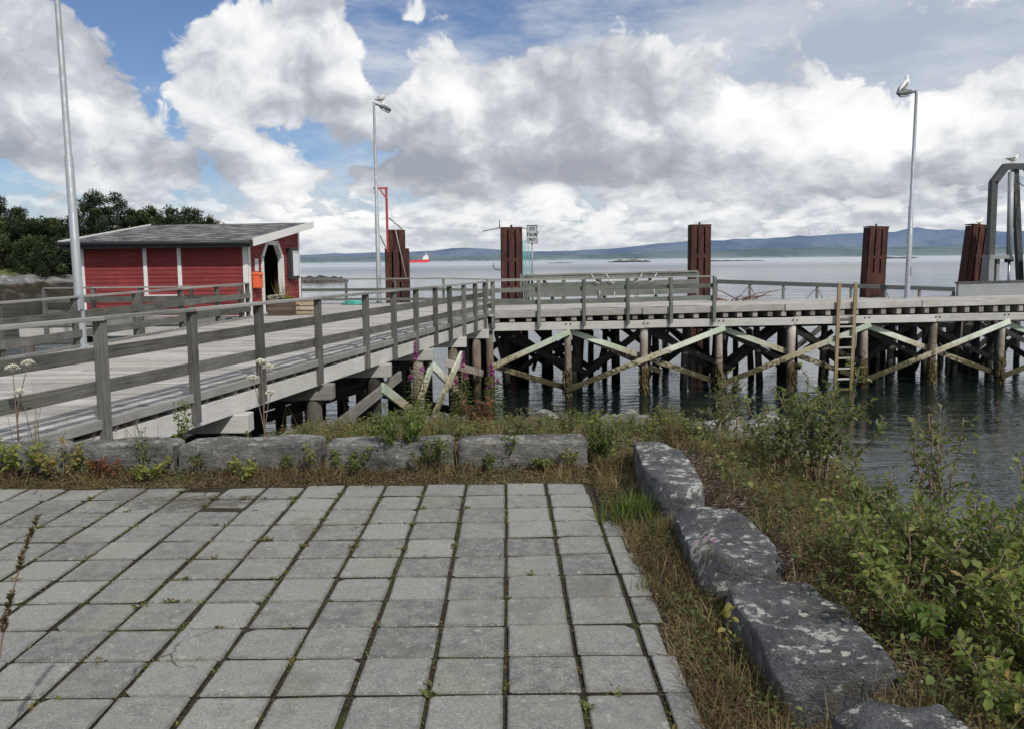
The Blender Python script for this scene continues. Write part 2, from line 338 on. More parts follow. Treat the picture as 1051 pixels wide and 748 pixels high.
# ------------------------------------------------------------------ mesh builder
class MB:
    def __init__(s, seed=0):
        s.v = []; s.f = []; s.uv = []; s.tone = []; s.sm = []; s.mi = []; s.r = random.Random(seed)
    def face(s, idx, uvs, tone, smooth=False, mi=0):
        s.f.append(idx); s.uv.append(uvs); s.tone.append(tone); s.sm.append(smooth); s.mi.append(mi)
    def beam(s, p0, p1, w, h, up=(0, 0, 1), tone=None, mi=0, warp=0.0):
        p0, p1 = Vector(p0), Vector(p1); d = p1 - p0; L = d.length; d.normalize()
        up = Vector(up); side = d.cross(up)
        if side.length < 1e-4: side = d.cross(Vector((0, 1, 0)))
        side.normalize(); up = side.cross(d).normalized()
        t = s.r.random() if tone is None else tone
        o = s.r.uniform(0, 50), s.r.uniform(0, 50)
        b = len(s.v)
        for P in (p0, p1):
            for a, c in ((-1, -1), (1, -1), (1, 1), (-1, 1)):
                q = P + side * (a * w / 2) + up * (c * h / 2)
                if warp: q += Vector((s.r.uniform(-warp, warp), s.r.uniform(-warp, warp), s.r.uniform(-warp, warp)))
                s.v.append(q)
        per = [0, w, w + h, 2 * w + h, 2 * w + 2 * h]
        for i in range(4):
            j = (i + 1) % 4
            s.face([b + i, b + j, b + 4 + j, b + 4 + i], [(o[0], o[1] + per[i]), (o[0], o[1] + per[i + 1]), (o[0] + L, o[1] + per[i + 1]), (o[0] + L, o[1] + per[i])], t, mi=mi)
        s.face([b + 3, b + 2, b + 1, b], [(o[0], o[1]), (o[0] + .03, o[1]), (o[0] + .03, o[1] + h), (o[0], o[1] + h)], t, mi=mi)
        s.face([b + 4, b + 5, b + 6, b + 7], [(o[0], o[1]), (o[0] + .03, o[1]), (o[0] + .03, o[1] + h), (o[0], o[1] + h)], t, mi=mi)
        return s
    def box(s, c, size, rz=0.0, tone=None, mi=0):
        c = Vector(c); sx, sy, sz = size
        if sz >= sx and sz >= sy:
            return s.beam(c - V(0, 0, sz / 2), c + V(0, 0, sz / 2), sx, sy, up=(-math.sin(rz), math.cos(rz), 0), tone=tone, mi=mi)
        d = V(math.cos(rz), math.sin(rz), 0)
        return s.beam(c - d * sx / 2, c + d * sx / 2, sy, sz, tone=tone, mi=mi)
    def tube(s, pts, radii, n=8, caps=True, tone=None, smooth=True, mi=0):
        pts = [Vector(p) for p in pts]
        if isinstance(radii, (int, float)): radii = [radii] * len(pts)
        t = s.r.random() if tone is None else tone
        o = s.r.uniform(0, 50), s.r.uniform(0, 50); b = len(s.v); L = 0; ref = None; ls = []
        for i, p in enumerate(pts):
            d = (pts[min(i + 1, len(pts) - 1)] - pts[max(i - 1, 0)])
            d = d.normalized() if d.length > 1e-9 else V(0, 0, 1)
            if ref is None: ref = d.orthogonal().normalized()
            else:
                ref = ref - d * ref.dot(d)
                ref = ref.normalized() if ref.length > 1e-6 else d.orthogonal().normalized()
            bi = d.cross(ref)
            if i: L += (p - pts[i - 1]).length
            ls.append(L)
            for k in range(n):
                a = 2 * math.pi * k / n
                s.v.append(p + (ref * math.cos(a) + bi * math.sin(a)) * radii[i])
        for i in range(len(pts) - 1):
            for k in range(n):
                k2 = (k + 1) % n; c = 2 * math.pi * radii[i] / n
                s.face([b + i * n + k, b + i * n + k2, b + (i + 1) * n + k2, b + (i + 1) * n + k],
                       [(o[0] + ls[i], o[1] + c * k), (o[0] + ls[i], o[1] + c * (k + 1)), (o[0] + ls[i + 1], o[1] + c * (k + 1)), (o[0] + ls[i + 1], o[1] + c * k)], t, smooth, mi)
        if caps:
            for e, rev in ((0, True), (len(pts) - 1, False)):
                idx = [b + e * n + k for k in range(n)]
                if rev: idx.reverse()
                s.face(idx, [(o[0] + .01 * k, o[1]) for k in range(n)], t, False, mi)
        return s
    def prism(s, poly, z0, z1, fr=None, tone=None, mi=0):
        """poly in (x,y), extruded z0..z1; fr maps (x,y,z)->Vector"""
        fr = fr or (lambda x, y, z: V(x, y, z)); n = len(poly); b = len(s.v)
        t = s.r.random() if tone is None else tone; o = s.r.uniform(0, 50), s.r.uniform(0, 50)
        for z in (z0, z1):
            for x, y in poly: s.v.append(fr(x, y, z))
        s.face([b + i for i in range(n)][::-1], [(o[0] + p[0], o[1] + p[1]) for p in poly][::-1], t, mi=mi)
        s.face([b + n + i for i in range(n)], [(o[0] + p[0], o[1] + p[1]) for p in poly], t, mi=mi)
        L = 0
        for i in range(n):
            j = (i + 1) % n; e = math.dist(poly[i], poly[j])
            s.face([b + i, b + j, b + n + j, b + n + i], [(o[0] + L, o[1]), (o[0] + L + e, o[1]), (o[0] + L + e, o[1] + abs(z1 - z0)), (o[0] + L, o[1] + abs(z1 - z0))], t, mi=mi); L += e
        return s
    def quad(s, a, b_, c, d, tone=None, mi=0, uv=None):
        b = len(s.v); s.v += [Vector(a), Vector(b_), Vector(c), Vector(d)]
        t = s.r.random() if tone is None else tone
        s.face([b, b + 1, b + 2, b + 3], uv or [(0, 0), (1, 0), (1, 1), (0, 1)], t, mi=mi); return s
    def leaf(s, p, d, nrm, L, w, tone, fold=.25, droop=.12, mi=0):
        d = d.normalized(); side = d.cross(nrm)
        if side.length < 1e-4: side = d.orthogonal()
        side.normalize(); up = side.cross(d)
        b = len(s.v)
        s.v += [p, p + d * (.28 * L) - side * (.42 * w) + up * (fold * w * .42), p + d * (.66 * L) - side * (.40 * w) + up * (fold * w * .4 - droop * L * .4),
                p + d * L - up * (droop * L), p + d * (.66 * L) + side * (.40 * w) + up * (fold * w * .4 - droop * L * .4), p + d * (.28 * L) + side * (.42 * w) + up * (fold * w * .42)]
        s.face([b, b + 3, b + 2, b + 1], [(0, 0), (0, 1), (.5, .6), (.5, .3)], tone, True, mi)
        s.face([b, b + 5, b + 4, b + 3], [(0, 0), (.5, .3), (.5, .6), (0, 1)], tone, True, mi)
    def blade(s, p, tip, w, tone, bend=0.3, mi=0):
        d = tip - p; h = d.cross(V(0, 0, 1))
        if h.length < 1e-5: h = V(1, 0, 0)
        a = s.r.uniform(0, math.pi); side = V(math.cos(a), math.sin(a), 0) * (w / 2)
        mid = p + d * .5 + V(0, 0, bend * d.length * .3); b = len(s.v)
        s.v += [p - side, p + side, mid + side * .7, mid - side * .7, tip]
        s.face([b, b + 1, b + 2, b + 3], [(0, 0), (1, 0), (1, .5), (0, .5)], tone, True, mi)
        s.face([b + 3, b + 2, b + 4], [(0, .5), (1, .5), (.5, 1)], tone, True, mi)
    def build(s, name, mat, parent=None, label=None, bevel=0.0):
        me = bpy.data.meshes.new(name); me.from_pydata([tuple(v) for v in s.v], [], s.f)
        mats = mat if isinstance(mat, (list, tuple)) else [mat]
        for m in mats: me.materials.append(M[m] if isinstance(m, str) else m)
        ul = me.uv_layers.new(name='UVMap'); flat = [c for f in s.uv for p in f for c in p]
        ul.data.foreach_set('uv', flat)
        a = me.attributes.new('tone', 'FLOAT', 'FACE'); a.data.foreach_set('value', s.tone)
        me.polygons.foreach_set('use_smooth', s.sm)
        if len(mats) > 1: me.polygons.foreach_set('material_index', s.mi)
        me.update()
        o = bpy.data.objects.new(name, me); COL.objects.link(o)
        if parent: o.parent = parent
        if label: o['label'] = label
        if bevel:
            md = o.modifiers.new('bevel', 'BEVEL'); md.width = bevel; md.segments = 2; md.limit_method = 'ANGLE'; md.harden_normals = False
        return o
def thing(name, label, cat, loc=(0, 0, 0), rz=0.0, group=None):
    o = bpy.data.objects.new(name, None); COL.objects.link(o); o.empty_display_size = .2
    o.location = loc; o.rotation_euler = (0, 0, rz); o['label'] = label; o['category'] = cat
    if group: o['group'] = group
    return o
def tag(o, label, cat, group=None):
    o['label'] = label; o['category'] = cat
    if group: o['group'] = group
    return o
def struct(o): o['kind'] = 'structure'; return o
def stuff(o, label, cat): o['kind'] = 'stuff'; o['label'] = label; o['category'] = cat; return o
# part built in world coordinates under a thing placed at loc (local = world - loc)
def shift(mb, loc, rz=0.0):
    m = Matrix.Translation(Vector(loc)) @ Matrix.Rotation(rz, 4, 'Z'); mi = m.inverted()
    mb.v = [mi @ Vector(v) for v in mb.v]; return mb
def part(mb, name, mat, root, label=None, bevel=0.0):
    p = root; rz = root.rotation_euler.z; loc = Vector(root.location)
    shift(mb, loc, rz)
    return mb.build(name, mat, root, label, bevel)
def subpart(mb, name, mat, root, par, label=None, bevel=0.0):
    shift(mb, root.location, root.rotation_euler.z); return mb.build(name, mat, par, label, bevel)

# ------------------------------------------------------------------ camera
cam = bpy.data.cameras.new('camera'); co = bpy.data.objects.new('camera', cam); COL.objects.link(co)
cam.sensor_width = 36; cam.lens = 28.02; cam.shift_y = -0.0295; cam.clip_end = 80000; cam.clip_start = .05
co.matrix_world = Matrix.Translation((0, 0, 1.7)) @ Matrix.Rotation(rad(90 - 5.27), 4, 'X') @ Matrix.Rotation(-.0115, 4, 'Z')
scene.camera = co
scene.render.engine = 'CYCLES'
scene.view_settings.view_transform = 'Standard'; scene.view_settings.look = 'None'; scene.view_settings.exposure = 0
scene.cycles.max_bounces = 8; scene.cycles.use_denoising = True
# ------------------------------------------------------------------ sun and sky
SAZ, SEL = math.atan2(.47, -.80), rad(43)
sd = V(math.sin(SAZ) * math.cos(SEL), math.cos(SAZ) * math.cos(SEL), math.sin(SEL))
sl = bpy.data.lights.new('sun', 'SUN'); sl.energy = 3.3; sl.angle = rad(.7); sl.color = (1, .955, .89)
so = bpy.data.objects.new('sun', sl); COL.objects.link(so); so.rotation_euler = sd.to_track_quat('Z', 'Y').to_euler(); so.location = (6, -10, 20)

def world():
    w = bpy.data.worlds.new('World'); scene.world = w; w.use_nodes = True
    g = G(w.node_tree); w.node_tree.nodes.clear()
    sky = g.node('ShaderNodeTexSky', sky_type='NISHITA'); sky.sun_disc = False
    sky.sun_elevation = SEL; sky.sun_rotation = SAZ; sky.air_density = 1.0; sky.dust_density = .7; sky.ozone_density = 1.6
    skyc = g.mix(1.0, sky.outputs[0], (.085 * .80, .085 * .90, .085 * 1.10), 'MULTIPLY')
    d = g.node('ShaderNodeTexCoord').outputs['Generated']
    x, y, z = g.xyz(d)
    az = g.math('ARCTAN2', x, y); el = g.math('ARCSINE', z)
    def px(u, v): return (u - 525) / 818, (267 - v) / 818
    # placed cloud banks (+) and gaps of blue (-): px centre, px radii, weight
    blobs = [(165, 22, 75, 34, -.34), (262, 8, 60, 22, -.26), (12, 122, 42, 24, -.48), (185, 75, 26, 34, -.24), (60, 20, 90, 30, .20), (120, 112, 60, 44, .26), (70, 62, 50, 18, .04), (20, 185, 70, 10, -.2), (402, 52, 28, 50, -.32), (392, 88, 30, 14, -.2),
             (198, 128, 16, 22, -.3), (20, 60, 60, 30, .15), (600, 12, 130, 16, -.30), (640, 34, 80, 14, -.15), (885, 30, 60, 10, -.24), (930, 62, 190, 42, -.105), (650, 60, 120, 22, -.06), (560, 48, 160, 12, -.10),
             (330, 40, 62, 50, .22), (300, 105, 80, 45, .2), (110, 95, 65, 35, .16), (75, 145, 45, 25, .2), (15, 165, 40, 14, .3), (800, 150, 120, 40, .20), (570, 150, 150, 60, .18),
             (1000, 190, 60, 30, .10), (500, 90, 90, 40, .12), (600, 185, 220, 30, .12), (330, 212, 240, 16, -.16), (760, 218, 320, 16, -.08)]
    def gsum(bl, az, el):
        acc = None
        for u, v, ru, rv, wt in bl:
            a, e = px(u, v)
            q = g.math('ADD', g.math('POWER', g.math('MULTIPLY', g.math('SUBTRACT', az, a), 818 / ru), 2.0),
                       g.math('POWER', g.math('MULTIPLY', g.math('SUBTRACT', el, e), 818 / rv), 2.0))
            t = g.math('MULTIPLY', g.math('EXPONENT', g.math('MULTIPLY', q, -.7)), wt)
            acc = t if acc is None else g.math('ADD', acc, t)
        return acc
    cov = gsum(blobs, az, el)
    def dens(az, el, det=7, bd=4.0, fx=10.0, fy=5.2, k=.22, seed=0.0):
        # vertical compression towards the horizon gives smaller, layered banks low down
        ep = g.math('MAXIMUM', el, 0.0)
        ey = g.math('MULTIPLY', g.math('LOGARITHM', g.math('ADD', ep, k), 2.718), fy)
        sxl = g.math('MULTIPLY', g.math('ADD', az, seed), fx)
        P = g.comb(sxl, ey, 0.0)
        wv = g.node('ShaderNodeTexNoise', {'Vector': P, 'Scale': 1.6, 'Detail': 2.0}, noise_dimensions='2D').outputs[1]
        P = g.vmath('ADD', P, g.vmath('SCALE', g.vmath('SUBTRACT', wv, (.5, .5, .5)), None, .5))
        f = g.node('ShaderNodeTexNoise', {'Vector': P, 'Scale': .62, 'Detail': det, 'Roughness': .5}, noise_dimensions='2D').outputs[0]
        bl = g.node('ShaderNodeTexVoronoi', {'Vector': P, 'Scale': 1.35, 'Detail': bd, 'Roughness': .56, 'Lacunarity': 2.15, 'Smoothness': .4}, feature='SMOOTH_F1', normalize=True, voronoi_dimensions='2D').outputs[0]
        bl = g.math('SUBTRACT', 1.0, bl)
        return g.math('ADD', g.math('MULTIPLY', f, .95), g.math('MULTIPLY', g.math('SUBTRACT', bl, .6), .70))
    d0 = dens(az, el)
    d1 = dens(g.math('ADD', az, .010), g.math('ADD', el, .021), 5, 3.0)
    d2 = dens(g.math('ADD', az, .018), g.math('ADD', el, .060), 3, 1.0)
    D = g.math('ADD', d0, cov)
    D = g.math('ADD', D, g.mr(el, .0, .14, .10, .02))
    alpha = g.mr(D, .485, .575)
    lit = g.math('ADD', g.math('MULTIPLY', g.math('SUBTRACT', d0, d1), .80), g.math('MULTIPLY', g.math('SUBTRACT', d0, d2), .80))
    # places that are bright cumulus heads or shaded undersides in this sky
    lb = gsum([(300, 60, 70, 45, .16), (245, 118, 30, 28, .22), (290, 155, 45, 22, .22), (790, 150, 55, 38, .28), (870, 150, 55, 32, .24), (655, 135, 60, 26, .18), (565, 200, 40, 12, .3), (740, 140, 20, 24, .2), (1000, 185, 40, 26, .24),
               (240, 30, 60, 22, .05), (460, 70, 60, 30, .14), (330, 225, 60, 14, .22), (620, 228, 200, 12, .12), (60, 195, 60, 16, .2), (420, 215, 200, 20, .08),
               (90, 160, 70, 16, -.28), (430, 182, 190, 14, -.22), (230, 178, 60, 12, -.2), (20, 40, 60, 20, .12), (15, 166, 40, 10, -.26), (250, 165, 70, 12, -.10), (560, 172, 150, 18, -.17), (640, 100, 150, 22, -.05), (420, 170, 80, 20, -.05), (900, 208, 140, 14, -.14), (700, 205, 90, 12, -.10),
               (840, 60, 200, 30, -.02), (480, 120, 60, 20, -.08), (100, 70, 80, 30, -.05), (640, 70, 120, 18, -.08)], az, el)
    thick = g.mr(D, .6, .95)
    L = g.math('ADD', g.math('ADD', .50, lit), lb); L = g.math('SUBTRACT', L, g.math('MULTIPLY', thick, .06))
    cc = g.ramp(L, [(.05, (.36, .385, .435)), (.30, (.46, .485, .535)), (.47, (.60, .62, .66)), (.62, (.77, .785, .81)), (.78, (.92, .925, .93)), (1, (1.05, 1.04, 1.02))])
    # second, more distant layer of small flat based cumulus low over the horizon
    e0 = dens(az, el, 5, 3.0, 17.0, 4.6, .05, 3.1); e1 = dens(g.math('ADD', az, .004), g.math('ADD', el, .010), 3, 1.0, 17.0, 4.6, .05, 3.1)
    low = g.mr(el, .035, .115, 1.0, 0.0)
    E = g.math('ADD', e0, g.mr(el, .0, .10, .10, -.06)); al2 = g.math('MULTIPLY', g.mr(E, .46, .58), low)
    L2 = g.math('ADD', g.math('ADD', .52, g.math('MULTIPLY', g.math('SUBTRACT', e0, e1), 1.5)), g.math('MULTIPLY', lb, .35))
    cc2 = g.ramp(L2, [(.1, (.43, .465, .525)), (.38, (.56, .59, .64)), (.55, (.72, .74, .775)), (.75, (.90, .905, .91)), (1, (.98, .975, .96))])
    cc2 = g.mix(g.mr(el, 0, .05, .5, 0), cc2, (.63, .67, .72))
    # thin veil over the blue, stronger to the right
    P2 = g.comb(g.math('MULTIPLY', az, 3.0), g.math('MULTIPLY', el, 9.0), 9.0)
    veil = g.mr(g.math('ADD', g.noise(P2, 1.3, 6, .6), g.math('ADD', g.math('MULTIPLY', az, .22), gsum([(900, 75, 230, 60, .22), (620, 75, 120, 40, .10), (150, 30, 120, 50, -.12)], az, el))), .36, .66, .0, .92)
    base = g.mix(g.math('MULTIPLY', veil, .80), skyc, g.mix(g.mr(g.noise(P2, 2.6, 6, .6), .35, .66), (.53, .575, .655), (.74, .76, .80)))
    hz = g.mr(el, -.02, .09, .75, 0)
    base = g.mix(hz, base, (.66, .70, .75))
    cc = g.mix(g.mr(el, 0, .06, .45, 0), cc, (.63, .67, .72))
    c = g.mix(g.math('MULTIPLY', alpha, .97), base, cc)
    c = g.mix(g.math('MULTIPLY', al2, .92), c, cc2)
    c = g.mix(g.mr(el, -.03, -.004, 1, 0), c, (.30, .34, .38))
    bg = g.node('ShaderNodeBackground', {0: c, 1: 1.0})
    o = g.node('ShaderNodeOutputWorld', {0: bg.outputs[0]})
    w.cycles.sampling_method = 'MANUAL'; w.cycles.sample_map_resolution = 512
world()

# ------------------------------------------------------------------ terrain, water
SEA = -2.4
def bank(y):
    if y < 6.55: return 0.0
    if y < 7.0: return lerp(0, .12, sstep(6.55, 7.0, y))
    if y < 9.0: return lerp(.12, -.20, (y - 7) / 2)
    if y < 10.2: return lerp(-.20, -.85, sstep(9, 10.2, y))
    return lerp(-.85, -3.4, min(1, (y - 10.2) / 3.8))
def bankx(x):
    if x < 1.12: return 0.0
    if x < 1.45: return lerp(0, .19, sstep(1.12, 1.45, x))
    if x < 2.7: return lerp(.19, -.12, (x - 1.45) / 1.25)
    if x < 3.5: return lerp(-.12, -.7, sstep(2.7, 3.5, x))
    return lerp(-.7, -3.4, min(1, (x - 3.5) / 3.8))
def zt(x, y):
    a, b = bank(y), bankx(x)
    if a >= 0 and b >= 0: z = max(a, b)
    elif a >= 0: z = b if b < 0 else max(a, b)
    elif b >= 0: z = a
    else: z = min(a, b) + .0
    if y > 6.6 and x < -2: z -= .38 * sstep(-2.0, -2.9, x) * sstep(6.5, 7.0, y)
    z -= .30 * sstep(6.9, 8.1, y) * sstep(1.35, 1.9, x)
    inside = (x < 1.0 and y < 6.4)
    r = fb(x * .9, y * .9, 1.3) * (.015 if inside else .10) + (0 if inside else fb(x * 3.1, y * 3.1, 4.0) * .04)
    if z < -.3: r += fb(x * .8, y * .8, 8.2, 5) * .25
    if inside: z = -.035 + (max(0, sstep(.55, .95, x)) * .075) + sstep(5.9, 6.35, y) * .06
    return z + r
mb = MB(1); NX, NY = 150, 170
xs = [lerp(-14, 8, i / (NX - 1)) for i in range(NX)]; ys = [lerp(-3, 15.5, j / (NY - 1)) for j in range(NY)]
for j in range(NY):
    for i in range(NX): mb.v.append(V(xs[i], ys[j], zt(xs[i], ys[j])))
for j in range(NY - 1):
    for i in range(NX - 1):
        a = j * NX + i; mb.face([a, a + 1, a + NX + 1, a + NX], [(0, 0)] * 4, .5, True)
struct(mb.build('ground', 'soil'))
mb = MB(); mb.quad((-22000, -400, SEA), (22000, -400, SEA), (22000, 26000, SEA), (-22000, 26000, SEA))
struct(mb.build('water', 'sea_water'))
# paving: one sheet of bevelled slabs over a dark joint bed
mb = MB(11); r = mb.r; P_ = .3055
mb2 = MB(12); mb2.quad((-8, -1.5, -.013), (.60, -1.5, -.013), (.60, 6.02, -.013), (-8, 6.02, -.013)); struct(mb2.build('joint_bed', 'joint_soil'))
for i in range(-25, 3):
    for j in range(-4, 21):
        x0 = -.015 + i * P_; y0 = .02 + (20 - 1 - j) * .2995 + 0.0 - .01
        w, d = P_ - .0175, .2995 - .0125
        if i == 2: w = r.uniform(.09, .15)
        if y0 > 5.86: continue
        if i == 2 and (y0 > 5.3 or r.random() < .14): continue
        if y0 > 5.6 and i < -3 and r.random() < .25 and i > -12: d *= .6
        w -= r.uniform(0, .006); d -= r.uniform(0, .005)
        x0 += r.uniform(-.004, .004) - .006 * y0; y0 += r.uniform(-.003, .003)
        # settled and tilted slabs: slight individual height and slope
        zc = fb(x0 * .5, y0 * .5, 2) * .010 + r.uniform(-.0025, .0025); tx, ty = r.gauss(0, .011), r.gauss(0, .011)
        dd = ((x0 + 2.35) ** 2 + ((y0 - 5.5) * 1.6) ** 2)
        if dd < .45: zc -= .006 * (1 - dd / .45)
        rot = r.gauss(0, .006); t = min(1, max(0, r.gauss(.5, .34)))
        cx, cy = x0 + w / 2, y0 + d / 2; b = len(mb.v); bv = .006
        def P(u, v, z): 
            X, Y = u - w / 2, v - d / 2
            return V(cx + X * math.cos(rot) - Y * math.sin(rot), cy + X * math.sin(rot) + Y * math.cos(rot), z + zc + X * tx + Y * ty)
        ch = [r.uniform(.010, .045) if r.random() < .14 else r.uniform(.003, .012) for _ in range(4)]
        def ring(ins, z):
            pts = []
            for (cxn, cyn), c in zip(((0, 0), (1, 0), (1, 1), (0, 1)), ch):
                X, Y = (ins if cxn == 0 else w - ins), (ins if cyn == 0 else d - ins); sx, sy = (1 if cxn == 0 else -1), (1 if cyn == 0 else -1)
                two = [(X + sx * c, Y), (X, Y + sy * c)]
                if (cxn, cyn) in ((0, 0), (1, 1)): two.reverse()
                pts += [(u, v, z) for u, v in two]
            return pts
        R0 = ring(0, -.05); R1 = ring(0, -bv); R2 = ring(bv, 0)
        for rr in (R0, R1, R2):
            for q in rr: mb.v.append(P(*q))
        uvf = lambda q: (q[0] / w, q[1] / d)
        for a in range(2):
            ra, rb = (R0, R1, R2)[a], (R0, R1, R2)[a + 1]
            for k in range(8):
                k2 = (k + 1) % 8
                mb.face([b + a * 8 + k, b + a * 8 + k2, b + (a + 1) * 8 + k2, b + (a + 1) * 8 + k], [uvf(ra[k]), uvf(ra[k2]), uvf(rb[k2]), uvf(rb[k])], t, mi=1 - a)
        mb.face([b + 16 + k for k in range(8)], [uvf(q) for q in R2], t)
struct(mb.build('paving', ['paver', 'joint_soil']))

# ------------------------------------------------------------------ kerb stones and boulders
def stone(name, label, cat, c, size, rz=0.0, seed=0, mat='granite_dark', rough=.03, rnd=.06, group=None, tilt=(0, 0), chip=.07):
    bm = bmesh.new(); bmesh.ops.create_cube(bm, size=1.0)
    bmesh.ops.subdivide_edges(bm, edges=bm.edges[:], cuts=21, use_grid_fill=True)
    sx, sy, sz = size
    rs = random.Random(seed * 13 + 1); chips = []
    for _ in range(40):
        n = V(rs.choice((-1, 1)) * rs.uniform(.25, 1), rs.choice((-1, 1)) * rs.uniform(.25, 1), rs.uniform(-.2, 1) if rs.random() < .8 else 0)
        if rs.random() < .4: n[rs.randrange(2)] = rs.uniform(-.15, .15)
        n.normalize(); sup = abs(n.x) * sx / 2 + abs(n.y) * sy / 2 + abs(n.z) * sz / 2
        chips.append((n, sup - rs.uniform(.15, 1.0) * chip))
    for v in bm.verts:
        p = v.co.copy(); q = V(p.x * sx, p.y * sy, p.z * sz)
        # round the arrises by pulling towards an inset box
        ins = V(max(-sx / 2 + rnd, min(sx / 2 - rnd, q.x)), max(-sy / 2 + rnd, min(sy / 2 - rnd, q.y)), max(-sz / 2 + rnd, min(sz / 2 - rnd, q.z)))
        dl = q - ins
        if dl.length > 1e-6: q = ins + dl.normalized() * min(dl.length, rnd)
        for cn, cd in chips:
            e = cn.dot(q) - cd
            if e > 0: q -= cn * e
        n = (q - V(0, 0, 0)).normalized()
        o = seed * 7.3
        a = mnoise.fractal(q * 2.2 + V(o, 0, 0), 1, 2, 3) * rough * 2.2 + mnoise.fractal(q * 7 + V(0, o, 0), 1, 2, 4) * rough * 1.3 + (mnoise.cell(q * 6 + V(o, 0, 0)) - .5) * rough * .5 + mnoise.fractal(q * 22 + V(o, o, 0), 1, 2, 3) * rough * .35
        led = abs(mnoise.noise(V(q.x * 1.2 + o, q.y * 1.5, q.z * 9))) * rough * .9
        q += V(n.x * .5, n.y, n.z * .8) * (a - led)
        v.co = q
    me = bpy.data.meshes.new(name); bm.to_mesh(me); bm.free()
    me.materials.append(M[mat])
    me.polygons.foreach_set('use_smooth', [True] * len(me.polygons))
    o = bpy.data.objects.new(name, me); COL.objects.link(o); o.location = c; o.rotation_euler = (tilt[0], tilt[1], rz)
    return tag(o, label, cat, group)
KG = 'granite kerb blocks edging the paving'
for k, (x0, x1, lab) in enumerate([(-5.6, -3.66, 'grey granite kerb block at the left end of the back row, fern before it'),
        (-3.62, -2.78, 'short kerb block with rusty brown stain below the nearest railing post'),
        (-2.74, -1.58, 'long granite kerb block right of the rust stained one, open gap at its left end'),
        (-1.56, -.50, 'granite kerb block half hidden behind the low green rose bush'),
        (-.46, .62, 'granite kerb block at the right end of the back row beside the small willow')]):
    stone('kerb_block', lab, 'kerb stone', ((x0 + x1) / 2, 6.52 + .02 * (k % 2), .03), (x1 - x0 + .005, .32, .40 + .02 * (k % 3)), .008 * (k - 2), k + 3, 'granite_pale', .013, .02, KG, chip=.04)
for k, (cx, cy, lx, ly, zz, rz, lab) in enumerate([(1.07, 5.60, .38, 1.42, .275, .03, 'long dark granite kerb block at the corner, farthest of the right hand row'),
        (1.17, 4.26, .46, 1.06, .225, -.03, 'dark granite kerb block with white lichened end, tiny pink flowers beside it'),
        (1.20, 3.18, .48, .92, .20, .02, 'dark granite kerb block with bright white lichen patch on its near corner'),
        (1.26, 2.15, .48, .90, .225, .05, 'nearest granite kerb block of the right hand row at the bottom edge')]):
    stone('kerb_block', lab, 'kerb stone', (cx, cy, zz - .26), (lx, ly, .52), rz, k + 21, 'granite_dark', .015, .022, KG, chip=.10, tilt=(r.uniform(-.02, .02), r.uniform(-.02, .05)))
BG = 'boulders along the shore'
for k, (x, y, z, sx, sy, sz, rz, lab) in enumerate([
        (2.42, 8.6, -.37, 1.3, .7, .66, .1, 'large pale grey boulder at the water edge right of the kerb corner'),
        (1.25, 8.95, -.26, .95, .7, .42, .3, 'pale low boulder left of the large boulder at the water edge'),
        (.35, 9.15, -.27, .9, .6, .40, -.2, 'flat grey rock in the dry grass between the pilings and the kerb'),
        (-.95, 9.25, -.25, 1.0, .6, .45, .15, 'grey rock below the pink fireweed stems'),
        (-2.3, 9.3, -.50, 1.1, .7, .5, -.1, 'grey rock under the side of the gangway'),
        (3.0, 4.75, -.28, .9, .7, .38, .4, 'grey flat rock showing between the bushes at right'),
        (2.6, 3.3, -.12, .6, .5, .30, .9, 'small grey rock under the yellowing bush at lower right'),
        (3.2, 8.1, -.55, .8, .6, .45, .6, 'low rock below the large boulder, at the foot of the bank'),
        (4.4, 6.3, -1.3, 1.4, 1.0, .8, .2, 'rock on the bank slope behind the bushes'),
        (.9, 10.6, -1.15, 1.3, .9, .8, .5, 'dark wet boulder at the foot of the quay bank'),
        (-1.6, 10.5, -1.15, 1.5, .9, .9, .1, 'dark wet boulder under the gangway bank'),
        (2.6, 10.6, -1.3, 1.2, 1.0, .8, .8, 'dark boulder in the shallows beyond the large pale boulder')]):
    stone('boulder', lab, 'boulder', (x, y, z), (sx, sy, sz), rz, k + 40, 'boulder', .06, .10, BG, chip=.22)
# ------------------------------------------------------------------ quay frame
QU = V(.9931, .1177, 0); QV = V(-.1177, .9931, 0); QO = V(-.57, 23.4, 0)
def vmax(u): return 6.6 if u < 7.0 else lerp(3.35, 1.75, min(1, (u - 7.2) / 8.4))
def Q(u, v, z=0.0): return QO + QU * u + QV * v + V(0, 0, z)
def zq(u): return .185 + .009 * max(0, u)
def zw(y): return lerp(.05, .16, min(1, max(0, (y - 7) / 16)))
def xn(y): return -4.28 + .244 * (y - 8.2)          # near (right) edge of the gangway
def xf(y): return -8.7 + .143 * (y - 13.5)          # far (left) edge
def boards_x(mb, y0, y1, xa, xb, z, w=.145, gap=.009, th=.05, jit=.004):
    y = y0
    while y < y1 - .02:
        ww = min(w, y1 - y - .001); c = y + ww / 2; r = mb.r
        a, b_ = xa(c) + r.uniform(-.02, .02), xb(c) + r.uniform(-.02, .02); zz = z(c) - th / 2 + r.uniform(-jit, jit)
        cut = r.uniform(.3, .7)
        m = lerp(a, b_, cut)
        mb.beam((a, c, zz), (m - .004, c, zz), ww - gap, th); mb.beam((m + .004, c, zz), (b_, c, zz + r.uniform(-.003, .003)), ww - gap, th)
        y += w
